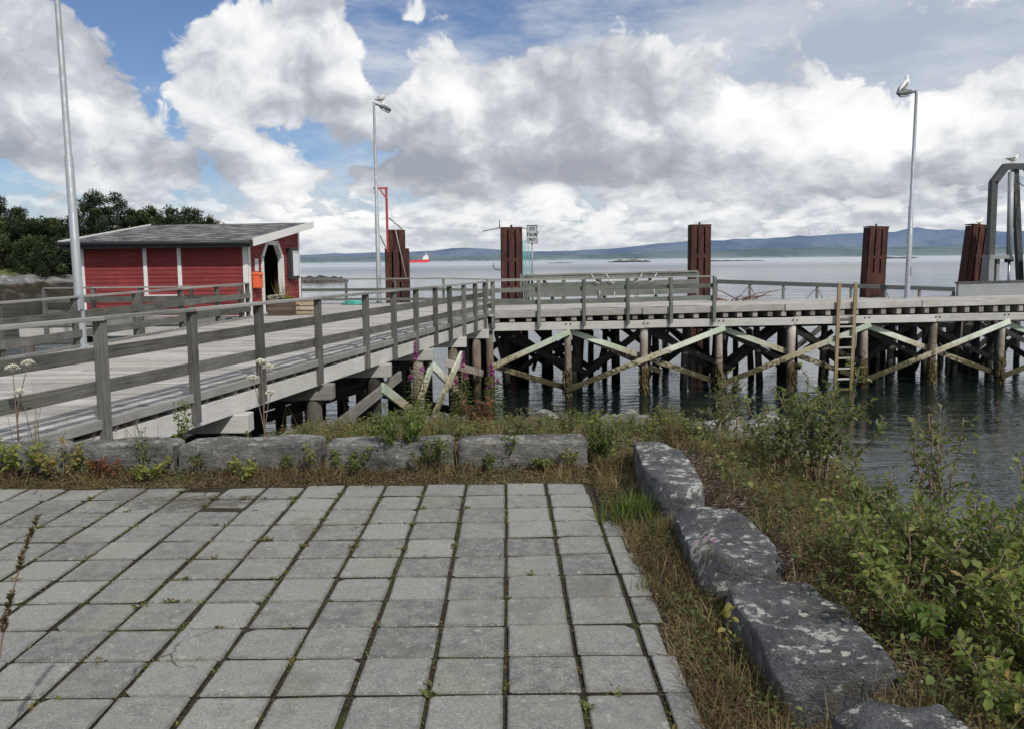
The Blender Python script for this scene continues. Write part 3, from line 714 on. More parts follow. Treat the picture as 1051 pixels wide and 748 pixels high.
def fence(root, posts, ztop, drop, boards, off, psize=.10, capw=.15, capt=.04, mat='rail_wood', capmat='rail_cap', caps=True, splits=3, lean=.012, bevel=.008):
    """posts: list of (x,y); ztop(i)->z of rail top; off: vector the boards stand off the posts"""
    rr = random.Random(len(posts) * 3 + 1); n = len(posts); off = Vector(off)
    for i, (x, y) in enumerate(posts):
        m = MB(i + 5); zt_ = ztop(i) - (capt if caps else -.03); dx, dy = rr.uniform(-lean, lean), rr.uniform(-lean, lean)
        m.beam((x + dx * .3, y + dy * .3, zt_ - drop), (x + dx, y + dy, zt_), psize, psize * rr.uniform(.9, 1.05), up=off, warp=.004)
        part(m, 'post', mat, root, bevel=bevel)
    i = 0
    while i < n - 1:
        j = min(n - 1, i + splits)
        for (dz, h) in boards:
            m = MB(i * 7 + int(dz * 100))
            for k in range(i, j):
                p, q = posts[k], posts[k + 1]; a, c = ztop(k) - dz, ztop(k + 1) - dz
                t = .5 + .4 * math.sin(i * 5.1 + dz * 9)
                w1, w2 = rr.uniform(-.012, .012), rr.uniform(-.012, .012)
                d = (V(q[0], q[1], 0) - V(p[0], p[1], 0)).normalized() * .004
                P0 = V(p[0], p[1], a) + off * (psize / 2 + .02) + d; P1 = V(q[0], q[1], c) + off * (psize / 2 + .02) - d
                m.beam(P0, P1, .036, h, tone=t + rr.uniform(-.1, .1))
            part(m, 'rail_board', mat, root, bevel=.004)
        if caps:
            m = MB(i * 3 + 2)
            for k in range(i, j):
                p, q = posts[k], posts[k + 1]
                d = (V(q[0], q[1], 0) - V(p[0], p[1], 0)).normalized() * .003
                m.beam(V(p[0], p[1], ztop(k) - capt / 2 + .002) + d, V(q[0], q[1], ztop(k + 1) - capt / 2 + .002) - d, capw, capt, tone=rr.random())
            part(m, 'top_rail', capmat, root, bevel=.005)
        i = j

# ------------------------------------------------------------------ gangway
gw = thing('gangway', 'weathered timber gangway running from the kerb out to the quay', 'gangway', (-4.5, 12, 0))
m = MB(3); boards_x(m, 6.78, 22.86, xf, lambda y: xn(y) - .02, zw); part(m, 'deck', 'deck_wood', gw)
def along(f, y0, y1, off, z, w, h, mat, name, seg=4, label=None):
    k = 0; ys_ = [lerp(y0, y1, i / seg) for i in range(seg + 1)]
    for a, b_ in zip(ys_, ys_[1:]):
        m = MB(int(a * 10) + k); k += 1
        m.beam((f(a) + off, a + .004, z(a)), (f(b_) + off, b_ - .004, z(b_)), w, h); part(m, name, mat, gw, label, bevel=.008)
along(xn, 6.8, 22.9, .02, lambda y: zw(y) + .005, .06, .105, 'rail_cap', 'edge_plank', 5)
along(xn, 7.0, 22.9, -.045, lambda y: zw(y) - .245, .10, .26, 'pale_wood', 'stringer', 4)
along(xf, 6.8, 22.6, -.02, lambda y: zw(y) + .005, .06, .105, 'rail_cap', 'edge_plank', 4)
along(xf, 7.0, 22.6, .1, lambda y: zw(y) - .25, .12, .26, 'pale_wood', 'stringer', 3)
for k in range(1, 4):
    m = MB(k); m.beam((lerp(xf(7), xn(7), k / 4), 7, zw(7) - .26), (lerp(xf(22.7), xn(22.7), k / 4), 22.7, zw(22) - .26), .12, .24); part(m, 'stringer', 'dark_pile', gw)
y = 7.15
while y < 22.7:
    m = MB(int(y * 50)); m.beam((xf(y) + .03, y, zw(y) - .082), (xn(y) + .005, y, zw(y) - .082), .085, .062); part(m, 'joist', 'joist_wood', gw); y += .31
for k, y in enumerate((10.6, 13.0, 15.4, 17.8, 20.3, 22.4)):
    m = MB(k + 70); m.beam((xf(y) - .12, y, zw(y) - .50), (xn(y) + .16, y, zw(y) - .50), .26, .25); part(m, 'cap_beam', 'pale_wood' if k != 1 else 'joist_wood', gw, bevel=.012)
    for q, fx in enumerate((.03, .27, .52, .76, .97)):
        x = lerp(xf(y), xn(y), fx); m = MB(k * 9 + q); rr = m.r
        m.tube([(x + rr.uniform(-.05, .05), y + rr.uniform(-.05, .05), -3.1), (x, y, -1.6), (x, y + .01, zw(y) - .625)], [.14, .13, .125], 10)
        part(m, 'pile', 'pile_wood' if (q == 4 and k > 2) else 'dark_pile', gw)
for k, (p0, p1, mt) in enumerate([((xn(10.9) + .02, 10.9, -1.45), (xn(16.2) + .03, 16.2, -.62), 'dark_green'), ((xn(15.2) + .05, 15.2, -.7), (xn(17.9) + .02, 17.9, -2.0), 'brace_wood'), ((xn(18.0) + .05, 18.0, -.65), (xn(16.4) + .02, 16.4, -2.1), 'brace_wood'),
                                 ((xn(18.2) + .02, 18.2, -.7), (xn(20.6) + .0, 20.6, -1.9), 'brace_wood'), ((xn(20.2) + .06, 20.2, -.66), (xn(17.6) + .04, 17.6, -2.1), 'brace_wood'), ((xn(22.2) + .02, 22.2, -1.45), (xn(19.2), 19.2, -.75), 'pile_wood'),
                                 ((xf(13), 13.1, -.6), (xn(13) - 1, 13.1, -2.1), 'dark_pile'), ((xn(15.4), 15.5, -.6), (xf(15.4) + 1, 15.5, -2.1), 'dark_pile'), ((xn(17.8) - .3, 17.9, -.6), (xf(17.8), 17.9, -2.2), 'dark_pile'), ((xf(20.3), 20.4, -.6), (xn(20.3), 20.4, -2.2), 'dark_pile')]):
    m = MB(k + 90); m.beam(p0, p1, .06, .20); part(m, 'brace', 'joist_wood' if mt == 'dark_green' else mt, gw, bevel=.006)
NP = [(-4.28 + .237 * s, 8.2 + .971 * s) for s in (-1.5, -.02, 1.5, 3, 4.73, 6.6, 7.95, 9.2, 10.46, 11.55, 12.67, 13.73, 14.7, 15.6)]
t = thing('railing', 'nearest grey timber railing along the right side of the gangway', 'railing', (NP[0][0], NP[0][1], 0), group=None)
fence(t, [(x + .04, y) for x, y in NP], lambda i: zw(NP[i][1]) + lerp(1.125, .97, min(1, (NP[i][1] - 7) / 15)), 1.36, [(.385, .14), (.735, .14)], (-.971, .237, 0))
FP = [(xf(y) - .08, y) for y in (7.0, 9.2, 11.4, 13.6, 15.5, 17.4, 19.2, 20.9, 22.6)]
t = thing('railing', 'grey timber railing along the far side of the gangway, behind the tall near lamp post', 'railing', (FP[0][0], FP[0][1], 0))
fence(t, FP, lambda i: zw(FP[i][1]) + 1.0, 1.32, [(.36, .15), (.73, .15)], (.99, -.14, 0))

# ------------------------------------------------------------------ timber quay
qy = thing('timber_quay', 'long weathered timber quay standing on log piles over the water', 'quay', tuple(Q(5, 0, 0)))
m = MB(21)                                             # left part of the deck, planks left to right
boards_x(m, 22.9, 30.4, lambda y: -14.2, lambda y: -.57 - (y - 23.4) * .1185 - .01, lambda y: .15)
v = .0
while v < 6.6:                                         # right part, planks along the quay
    for a in range(8):
        u0, u1 = a * 2.6, a * 2.6 + 2.59
        if v > vmax((u0 + u1) / 2): continue
        z0, z1 = zq(u0) - .03 + m.r.uniform(-.004, .004), zq(u1) - .03
        m.beam(Q(u0, v + .075, z0), Q(u1, v + .075, z1), .138, .05)
    v += .147
part(m, 'deck', 'deck_wood', qy)
for a in range(5):                                     # fascia
    u0, u1 = a * 4.5 + (.02 if a else -.02), a * 4.5 + 4.49; h0 = .185 + .012 * a
    m = MB(a + 31); m.beam(Q(u0, -.04, zq(u0) - h0 / 2 + .012), Q(u1, -.04, zq(u1) - h0 / 2 + .012), .06, h0 ); part(m, 'fascia', 'deck_wood', qy, bevel=.008)
for k in range(47):                                    # joists, their ends show in the dark gap
    u = .12 + k * .468; zt_ = zq(u) - .10
    m = MB(k + 300); m.beam(Q(u + m.r.uniform(-.03, .03), -.01, (zt_ - .125) / 2 - .012), Q(u, min(6.5, vmax(u) - .05), (zt_ - .125) / 2 - .012), .155, .085 + zt_ * .8); part(m, 'joist', 'joist_wood', qy, bevel=.006)
for row, vv in enumerate((.02, 2.3, 4.4, 6.4)):
    for a in range(5):
        u0, u1 = a * 4.72 - .12 + .004, a * 4.72 + 4.6 - .004
        m = MB(a + 40 + row * 9); dz = -.45 if (row > 1 and a > 0) else 0; m.beam(Q(u0, vv, -.245 + dz), Q(u1, vv, -.262 + dz), .13, .235); part(m, 'stringer', 'pale_wood' if row == 0 else 'dark_pile', qy, bevel=.01)
UB = [-.1 + 2.36 * i for i in range(10)]
for row, vv in enumerate((.14, 2.3, 4.4, 6.4)):
    for i, u in enumerate(UB):
        uu = u + (0, .75, -.7, .3)[row]; m = MB(i * 5 + row + 500); rr = m.r
        rd = rr.uniform(.10, .125); lx, ly = rr.uniform(-.07, .07), rr.uniform(-.05, .05)
        p = Q(uu, vv, -.362 - (.45 if row > 1 and i > 1 else 0)); nseg = 7
        m.tube([p + V(lx * (k / nseg) + rr.uniform(-.006, .006), ly * (k / nseg), -(2.9) * k / nseg) for k in range(nseg + 1)], [rd * lerp(1, 1.12, k / nseg) * rr.uniform(.97, 1.03) for k in range(nseg + 1)], 12)
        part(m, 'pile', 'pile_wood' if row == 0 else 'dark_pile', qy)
for i in range(19):
    for row, vv in enumerate((1.35, 3.2, 5.3)):
        u = i * 1.18 + (.45, 1.0, .2)[row]; m = MB(i * 3 + row + 800); rr = m.r
        if rr.random() < .25: continue
        p = Q(u, vv, -.37 if u < 7 or row == 0 else -.8); lx = rr.uniform(-.2, .2)
        m.tube([p, p + V(lx * .5, 0, -1.3), p + V(lx, .02, -2.7)], [.10, .11, .125], 9); part(m, 'pile', 'dark_pile', qy)
for i, u in enumerate(UB):
    m = MB(i + 900); rr = m.r; p = Q(u, .14)
    for k in range(150):
        a = rr.uniform(0, 6.28); z = -rr.uniform(1.55, 2.4); d = V(math.cos(a), math.sin(a), 0)
        m.leaf(p + d * .115 + V(0, 0, z), d * .5 - V(0, 0, 1), d, rr.uniform(.06, .2), .05, rr.uniform(0, .55))
    part(m, 'seaweed', 'weed_leaf', qy)
def brace(u0, z0, u1, z1, v, mat='brace_wood', w=.055, h=.165, v1=None):
    m = MB(int(abs(u0) * 31 + abs(u1) * 7)); m.beam(Q(u0, v, z0), Q(u1, v1 if v1 is not None else v, z1), w, h); part(m, 'brace', mat, qy, bevel=.008)
T, B = -.42, -2.18
for i in range(1, 9):
    for du in (-.07, .07):
        m = MB(i); p = Q(UB[i] + du, -.05, -.22 + .03 * (i % 2)); m.tube([p, p - QV * .03], .022, 8); part(m, 'bolt', 'dark_paint', qy)
for i in range(1, 8, 2):
    brace(UB[i] - .1, B, UB[i + 2] + .12, T + .02, -.06)
    brace(UB[i] + .05, T, UB[i + 2] - .1, B + .1, .0 + .30)
brace(UB[1] + .05, T, UB[0] + .05, -1.42, -.05); brace(UB[0] + .02, -1.40, UB[1] - .05, -2.15, .29)
for row, vv in enumerate((2.18, 4.28, 6.28)):
    for i in range(0, 9):
        o = (.75, -.7, .3)[row]
        if (i + row) % 2: brace(UB[i] + o, B, UB[i + 1] + o, T, vv - .1, 'dark_pile', .06, .2)
        else: brace(UB[i] + o, T, UB[i + 1] + o, B, vv - .1, 'dark_pile', .06, .2)
for i in range(9):
    brace(UB[i] + .3, -.5, UB[i + 1] + .9, -1.9, 1.3, 'pile_wood' if i % 3 == 1 else 'dark_pile', .06, .17); brace(UB[i] + 1.2, -2.0, UB[i + 1] + .6, -.9, 3.1, 'dark_pile', .06, .17)
for i in range(10):
    brace(UB[i] + .22, T, UB[i] + .8, B, .4, 'dark_pile', .07, .18, v1=2.2); brace(UB[i] + .95, B, UB[i] - .5, T - .1, 2.5, 'dark_pile', .07, .18, v1=4.3); brace(UB[i] - .4, B, UB[i] + .5, T, 4.6, 'dark_pile', .07, .18, v1=6.3)
m = MB(8); m.beam((-14.2, 22.87, .07), (-7.62, 22.87, .07), .06, .19); part(m, 'fascia', 'rail_cap', qy)
m = MB(9); m.beam((-14.2, 22.97, -.20), (-7.5, 22.97, -.20), .16, .26); part(m, 'stringer', 'pale_wood', qy)
for k in range(7):
    for yy in (23.0, 26.2, 29.6):
        x = -14.0 + k * 2.1; m = MB(k + int(yy)); m.tube([(x, yy, -3.1), (x, yy, -.09 if yy > 23.1 else -.335)], [.15, .14], 9); part(m, 'pile', 'dark_pile', qy)
m = MB(10); m.beam((-14.2, 30.45, .06), (-1.45, 30.45, .06), .08, .2); part(m, 'fascia', 'dark_pile', qy)
for k in range(6):
    m = MB(k + 60); m.beam((-13.9, 23.3 + k * 1.35, .02), (-1.5, 23.3 + k * 1.35, .02), .12, .15); part(m, 'joist', 'dark_pile', qy)

# railings on the quay
t = thing('railing', 'low timber railing in front of the long wall of the red hut', 'railing', (-10, 22.8, 0))
HP = [(x, 22.80) for x in (-13.35, -11.95, -10.6, -9.15, -7.75)]
fence(t, HP, lambda i: 1.08, 1.3, [(.36, .17), (.74, .17)], (0, 1, 0))
t = thing('railing', 'open timber railing on the front edge of the quay in the middle of the picture', 'railing', tuple(Q(2, 0, 0)))
QP = [Q(u, -.13) for u in (.0, 1.36, 2.72, 4.05, 5.38, 6.72)]; QP = [(p.x, p.y) for p in QP]
fence(t, QP, lambda i: 1.13 + .01 * i, 1.36, [(.30, .13), (.67, .14)], (-.1177, .9931, 0), psize=.10, capw=.12, mat='quay_rail', lean=.02)
t = thing('railing', 'heavy boarded timber guard on the seaward side of the quay, ropes hung over it', 'railing', tuple(Q(3.5, 5.6, 0)))
BP = [(Q(u, 5.5).x, Q(u, 5.5).y) for u in (1.75, 3.15, 4.5, 5.9, 7.2, 8.2)]
fence(t, BP, lambda i: 1.19 + .012 * i, 1.0, [(.12, .20), (.42, .20), (.74, .21)], (.1177, -.9931, 0), psize=.13, capw=.28, capt=.06, mat='quay_rail', lean=.02)
for k in range(3):
    u = 2.4 + k * 2.0; m = MB(k); m.beam(Q(u, 5.62, 1.05), Q(u + .5, 6.3, .2), .08, .1); part(m, 'strut', 'quay_rail', t)
t = thing('railing', 'thin post and rail fence along the seaward edge between the hut and the sign', 'railing', (-5, 29.9, 0))
RP = [(x, 30.3 - (x + 8.4) * .17) for x in (-9.6, -8.0, -6.2, -4.3, -2.5, -.9, .55)]
fence(t, RP, lambda i: 1.1 if i < 5 else 1.05, 1.0, [(.42, .11), (.78, .10)], (0, -1, 0), psize=.085, capw=.09, capt=.05, mat='quay_rail')

# white rope hung over the guard, loose plank, dead branches
m = MB(3)
for k, u in enumerate((4.15, 4.7, 6.05, 6.6)):
    s = 1 if k < 2 else -1
    m.tube([Q(u, 5.33, 1.17), Q(u + .1 * s, 5.28, 1.0), Q(u + .16 * s, 5.28, .9), Q(u + .3 * s, 5.28, .82)], .016, 6)
m.tube([Q(4.45, 5.27, .66), Q(4.45, 5.27, .30)], .014, 6); m.tube([Q(5.0, 5.27, .5), Q(5.0, 5.27, .32), Q(6.5, 5.27, .36), Q(6.5, 5.27, .62)], .016, 6)
o = m.build('mooring_rope', 'pale_rope'); tag(o, 'loops of white mooring rope hung over the seaward guard', 'rope')
m = MB(4); m.beam(Q(3.55, 3.6, .25), Q(5.55, 3.3, .34), .22, .05); tag(m.build('loose_plank', 'dark_pile'), 'dark loose plank lying on the quay deck behind the front railing', 'plank')
t = thing('dead_branch', 'heap of dead reddish branches lying on the quay right of the front railing', 'branches', tuple(Q(8.4, 2.5, .26)))
rr = random.Random(5)
for k in range(11):
    p = Q(8.4 + rr.uniform(-.7, .8), 2.5 + rr.uniform(-.3, .3), .28); a = rr.uniform(-.5, .5); L = rr.uniform(.5, 1.3); m = MB(k)
    d = QU * (math.cos(a) * (1 if rr.random() < .6 else -1)) + V(0, 0, rr.uniform(.05, .42))
    m.tube([p, p + d * L * .5 + V(0, 0, .06), p + d * L + V(0, 0, -.02)], [.022, .016, .007], 5); part(m, 'twig', 'rust_red', t)

# ladder
t = thing('ladder', 'wooden ladder with pale rungs hanging on the quay front down to the water', 'ladder', tuple(Q(10.9, -.15, 0)))
for s in (-.27, .27):
    m = MB(int(s * 10) + 9); m.beam(Q(10.97 + s, -.15, .90), Q(10.87 + s * .94, -.20, -3.0), .055, .11, up=QU); part(m, 'side_rail', 'ladder_wood', t, bevel=.006)
for k in range(10):
    z = -.12 - k * .325; m = MB(k + 4); uc = 10.97 - (.9 - z) * .0256
    m.beam(Q(uc - .25, -.17, z), Q(uc + .25, -.17, z), .045, .05); part(m, 'rung', 'deck_wood' if z > -2.2 else 'ladder_wood', t)

# ------------------------------------------------------------------ dolphins (rusty steel pile clusters)
def dolphin(x, y, ztop, w, label, lean=(0, 0), lower=None, plate=None):
    t = thing('steel_dolphin', label, 'mooring post', (x, y, SEA), group='rusty steel mooring posts behind the quay')
    n = 3; pw = w / n; lx, ly = lean
    def at(dx, dy, z): return V(x + dx + lx * (z - .3), y + dy + ly * (z - .3), z)
    for i in range(n):
        dx = (i - 1) * pw; m = MB(i + 3); f = pw * .80
        for yy in (-.30, .30): m.beam(at(dx, yy, -4), at(dx, yy, ztop), f, .025, up=(0, 1, 0), tone=m.r.random())
        m.beam(at(dx, 0, -4), at(dx, 0, ztop - .01), .03, .55, up=(0, 1, 0), tone=1)
        part(m, 'pile', 'rust_steel', t, bevel=.004)
    m = MB(2)
    for sx in (-1, 1): m.beam(at(sx * (w / 2 - .012), 0, -4), at(sx * (w / 2 - .012), 0, ztop - .03), .03, .52, up=(0, 1, 0))
    m.beam(at(0, .13, -4), at(0, .13, ztop - .03), w - .06, .03, up=(0, 1, 0), tone=1)
    part(m, 'side_plate', 'rust_steel', t)
    m = MB(7)
    for z, h in ((ztop - .05, .09), (ztop - 1.25, .13), (ztop - 2.35, plate or .12)):
        m = MB(int(z * 10) + 60); m.beam(at(0, -.30, z - h / 2), at(0, -.30, z + h / 2), w - .02, .035, up=(0, 1, 0), tone=.2); part(m, 'tie_plate', 'rust_steel', t)
    m = MB(8); m.beam(at(0, 0, ztop), at(0, 0, ztop + .03), w * 1.02, .66, up=(0, 1, 0)); part(m, 'cap_plate', 'rust_steel', t)
    m = MB(9); m.tube([at(0, 0, ztop + .03), at(0, 0, ztop + .13)], [.035, .05], 8); part(m, 'bollard', 'dark_paint', t)
    return t
dolphin(.02, 32.0, 2.98, .86, 'rusty steel mooring post left of the grey sign, thin side arms at its top', plate=.12)
m = MB(1)
dl = thing('rope_bracket', 'thin steel arms sticking out from the top of the mooring post by the sign', 'bracket', (.02, 31.6, 3.0))
m.tube([(-.45, 31.6, 2.98), (-1.1, 31.55, 2.85)], .02, 6); part(m, 'arm', 'galv_dark', dl)
m = MB(1); m.tube([(.4, 31.6, 2.98), (1.1, 31.5, 2.78)], .02, 6); part(m, 'arm', 'galv_dark', dl)
m = MB(2); m.tube([(-.44, 31.6, 2.95), (-.44, 31.6, 3.28)], .02, 6); part(m, 'spike', 'galv_dark', dl)
m = MB(3); m.tube([(-.42, 31.6, 1.32), (-.66, 31.55, 1.36), (-.70, 31.55, 1.45), (-.70, 31.55, 1.6)], .022, 6); part(m, 'hook', 'galv_dark', dl)
dolphin(7.75, 33.0, 3.04, .83, 'rusty steel mooring post behind the right end of the front railing', plate=.5)
dolphin(15.1, 33.4, 2.90, .80, 'rusty steel mooring post left of the right hand lamp post', lean=(.035, 0), plate=.9)
dolphin(19.2, 33.4, 2.92, .80, 'leaning rusty steel mooring post at right beside the lifting frame', lean=(.10, 0), plate=.12)
d = dolphin(-4.62, 32.5, 2.2, .92, 'stepped rusty steel mooring post with a red davit on top, behind the left lamp', plate=.12)
m = MB(5); m.beam((-4.62, 32.5, 2.23), (-4.62, 32.5, 2.98), .62, .5, up=(0, 1, 0)); 
m2 = MB(6)
for dx in (-.21, 0, .21): m2.beam((-4.62 + dx, 32.22, 2.23), (-4.62 + dx, 32.22, 2.98), .15, .03, up=(0, 1, 0))
part(m, 'upper_block', 'rust_steel', d); part(m2, 'upper_plate', 'rust_steel', d)
t = thing('davit', 'red painted davit post with a short arm, standing on the stepped mooring post', 'davit', (-4.9, 32.2, 2.2))
m = MB(1); m.beam((-4.95, 32.2, 2.1), (-4.95, 32.2, 4.66), .085, .085, up=(0, 1, 0)); part(m, 'post', 'red_paint', t)
m = MB(2); m.beam((-4.90, 32.2, 4.62), (-5.45, 32.2, 4.62), .065, .065); part(m, 'arm', 'red_paint', t)
m = MB(3); m.beam((-4.97, 32.2, 4.25), (-5.2, 32.2, 4.56), .05, .05); part(m, 'gusset', 'red_paint', t)
m = MB(4); m.tube([(-5.4, 32.2, 4.58), (-5.4, 32.2, 4.46), (-5.44, 32.2, 4.42)], .02, 6); part(m, 'hook', 'dark_paint', t)
m = MB(5); m.beam((-4.88, 32.2, 3.45), (-4.36, 32.2, 3.0), .04, .04); part(m, 'brace', 'dark_paint', t)
m = MB(6); m.tube([(-4.9, 32.12, 4.3), (-4.75, 32.1, 3.6), (-4.62, 32.1, 3.02), (-4.2, 32.0, 1.0)], .014, 5); part(m, 'wire', 'pale_rope', t)
m = MB(7); m.beam((-5.02, 32.2, 2.25), (-5.25, 32.2, 2.75), .035, .035); part(m, 'strut', 'dark_paint', t)

# ------------------------------------------------------------------ lamp posts
def lamp(x, y, zb, h, head, lab, lean=(0, 0)):
    t = thing('lamp_post', lab, 'lamp post', (x, y, zb), group='galvanised lamp posts')
    f = lambda s: V(x + lean[0] * s, y + lean[1] * s, zb + s)
    m = MB(1); m.tube([f(0), f(.02), f(h * .45), f(h * .452), f(h * .98), f(h)], [.088, .086, .078, .062, .045, .045], 14); part(m, 'pole', 'galv', t)
    m = MB(2); m.tube([f(0), f(.03), f(.031), f(.06)], [.17, .17, .12, .115], 12, smooth=False); part(m, 'base_flange', 'galv', t)
    a = math.atan2(head[1], head[0]); d = V(math.cos(a), math.sin(a), 0); L = math.hypot(*head); top = f(h)
    m = MB(3); m.tube([top - V(0, 0, .06), top + d * .12 - V(0, 0, .06), top + d * (L * .5) - V(0, 0, .12 * L)], [.035, .035, .03], 8); part(m, 'arm', 'galv_dark', t)
    m = MB(4); c = top + d * (L * .68) - V(0, 0, .15 * L)
    s = d.cross(V(0, 0, 1)); dn = (d - V(0, 0, .14)).normalized()
    m.tube([c - dn * .30, c - dn * .26, c - dn * .05, c + dn * .22, c + dn * .32], [.03, .065, .105, .085, .02], 10); hd = part(m, 'lamp_head', 'galv_dark', t)
    m = MB(5); m.tube([c - dn * .2 - V(0, 0, .085), c + dn * .2 - V(0, 0, .085)], [.05, .05], 8); subpart(m, 'lens', 'paper', t, hd)
    m = MB(6); m.box(f(.9) + V(.075, -.05, 0), (.05, .08, .3)); part(m, 'hatch', 'galv', t)
    return t
lamp(-8.45, 15.6, .10, 8.2, (.9, .2), 'tall lamp post nearest the camera, rising out of the top of the picture', (-.012, 0))
lamp(-5.02, 30.2, .15, 7.45, (.5, .75), 'lamp post in front of the red davit, gull resting on its lamp')
lamp(13.03, 26.25, .29, 6.72, (-.66, -.2), 'right hand lamp post on the quay with a large gull on its head', (.012, 0))

# ------------------------------------------------------------------ gulls
def gull(x, y, z, rz, lab, s=1.0, pitch=.25, back='gull_grey'):
    t = thing('gull', lab, 'gull', (x, y, z), rz, 'gulls resting on posts')
    def L(px, py, pz): return V(px * s, py * s, pz * s)
    c, sn = math.cos(pitch), math.sin(pitch)
    def B(px, py, pz): return L(px * c - (pz) * sn * .6, py, .16 + px * sn + pz * c)
    m = MB(1); m.tube([B(-.24, 0, .01), B(-.17, 0, .01), B(-.08, 0, 0), B(.04, 0, -.005), B(.12, 0, .02), B(.165, 0, .07), B(.185, 0, .11), B(.215, 0, .135), B(.25, 0, .135)],
                      [.012 * s, .04 * s, .078 * s, .092 * s, .078 * s, .052 * s, .042 * s, .044 * s, .018 * s], 12)
    m.build('body', 'gull_white', t)
    m = MB(2); m.tube([B(.245, 0, .135), B(.28, 0, .13), B(.305, 0, .118)], [.014 * s, .011 * s, .004 * s], 6); m.build('beak', 'beak_yellow', t)
    for sd_ in (-1, 1):
        m = MB(3); b0 = len(m.v)
        pts = [B(.10, sd_ * .075, .05), B(.0, sd_ * .099, .06), B(-.14, sd_ * .083, .045), B(-.31, sd_ * .02, .03), B(-.13, sd_ * .088, -.02), B(.03, sd_ * .102, -.01)]
        m.v += pts + [p + V(0, sd_ * .012 * s, .006 * s) for p in pts]
        m.face(list(range(6)), [(0, 0)] * 6, .5); m.face(list(range(11, 5, -1)), [(0, 0)] * 6, .5)
        for k in range(6): k2 = (k + 1) % 6; m.face([k, k2, 6 + k2, 6 + k], [(0, 0)] * 4, .5)
        m.build('wing', back, t)
        m = MB(4); m.tube([B(0, sd_ * .03, -.07), L(.0, sd_ * .03, .0)], .008 * s, 5); m.build('leg', 'beak_yellow', t)
        m = MB(5); m.tube([B(.232, sd_ * .036, .148), B(.238, sd_ * .04, .149)], [.008 * s, .004 * s], 6); m.build('eye', 'dark_paint', t)
gull(13.11 - .45, 26.15, 6.92, .35, 'large gull with dark folded wings perched on the right hand lamp', 1.25, .75)
gull(-4.80, 30.45, 7.60, -.6, 'gull sitting on the lamp above the red davit', 1.05, .15, 'gull_white')
gull(19.45, 33.3, 2.95, .5, 'white gull standing on the leaning mooring post', .9, .35, 'gull_white')
gull(19.25, 31.0, 5.19, .1, 'gull sitting low on top of the lifting frame', 1.0, .05)

# ------------------------------------------------------------------ sign on pole, with teal rope
sp = Q(2.05, 5.85); t = thing('sign_post', 'grey notice board with three lines of dark lettering on a thin pole', 'sign', (sp.x, sp.y, .15))
m = MB(1); m.tube([(sp.x, sp.y, .15), (sp.x, sp.y, 2.95)], .032, 10); part(m, 'pole', 'galv', t)
m = MB(2); bc = V(sp.x + .0, sp.y - .05, 2.64); m.box(bc, (.36, .035, .64)); bd = part(m, 'sign_board', 'sign_grey', t, bevel=.006)
m = MB(3)
for z in (-.326, .326): m.box(bc + V(0, -.01, z), (.40, .05, .022))
for x in (-.186, .186): m.box(bc + V(x, -.01, 0), (.022, .05, .63))
subpart(m, 'frame', 'galv_dark', t, bd)
for k, (tx, sz) in enumerate((('ITS', .15), ('TAUM', .15), ('PRT', .15))):
    cu = bpy.data.curves.new('lettering', 'FONT'); cu.body = tx; cu.size = sz; cu.align_x = 'CENTER'; cu.align_y = 'CENTER'; cu.extrude = .003; cu.offset = .004
    ob = bpy.data.objects.new('lettering', cu); COL.objects.link(ob); bpy.context.view_layer.update()
    me = bpy.data.meshes.new_from_object(ob.evaluated_get(bpy.context.evaluated_depsgraph_get())); bpy.data.objects.remove(ob)
    me.materials.clear(); me.materials.append(M['dark_paint']); ob = bpy.data.objects.new('lettering', me); COL.objects.link(ob)
    ob.parent = bd; ob.rotation_euler = (rad(90), 0, 0); ob.location = bc - Vector(t.location) + V(0, -.022, .19 - .2 * k)
m = MB(5)
for k, dx in enumerate((-.30, -.22, -.1)):
    m.tube([(sp.x + dx - .05, sp.y - .06, 2.45 - .1 * k), (sp.x + dx - .02, sp.y - .05, 1.7), (sp.x + dx + .03 * k, sp.y - .1, .9), (sp.x + dx, sp.y - .1, .45)], .017, 6)
m.tube([(sp.x - .35, sp.y - .06, 2.35), (sp.x - .2, sp.y - .05, 2.42), (sp.x, sp.y - .04, 2.33)], .015, 6)
tag(m.build('hanging_rope', 'teal_rope'), 'teal ropes hanging beside the grey notice board pole', 'rope')
for k, (dx, lab) in enumerate(((-.42, 'stout dark fender post just left of the notice board pole'), (-.2, 'second fender post touching the notice board pole'))):
    m = MB(k); m.beam((sp.x + dx, sp.y - .25, -.4), (sp.x + dx + .02, sp.y - .25, 1.2 - .05 * k), .15, .15, up=(0, 1, 0), warp=.015); tag(m.build('fender_post', 'quay_rail', bevel=.012), lab, 'post')
m = MB(6); rr = m.r
for k in range(5):
    pts = [V(-5.75 + .5 * math.cos(a * .7 + k) * (1 - .08 * k) + rr.uniform(-.06, .06), 29.3 + .26 * math.sin(a * .7 + k), .17 + .025 * k + rr.uniform(0, .02)) for a in range(10)]
    m.tube(pts, .02, 5)
tag(m.build('coiled_rope', 'teal_rope'), 'heap of teal rope lying on the deck beside the hut', 'rope')

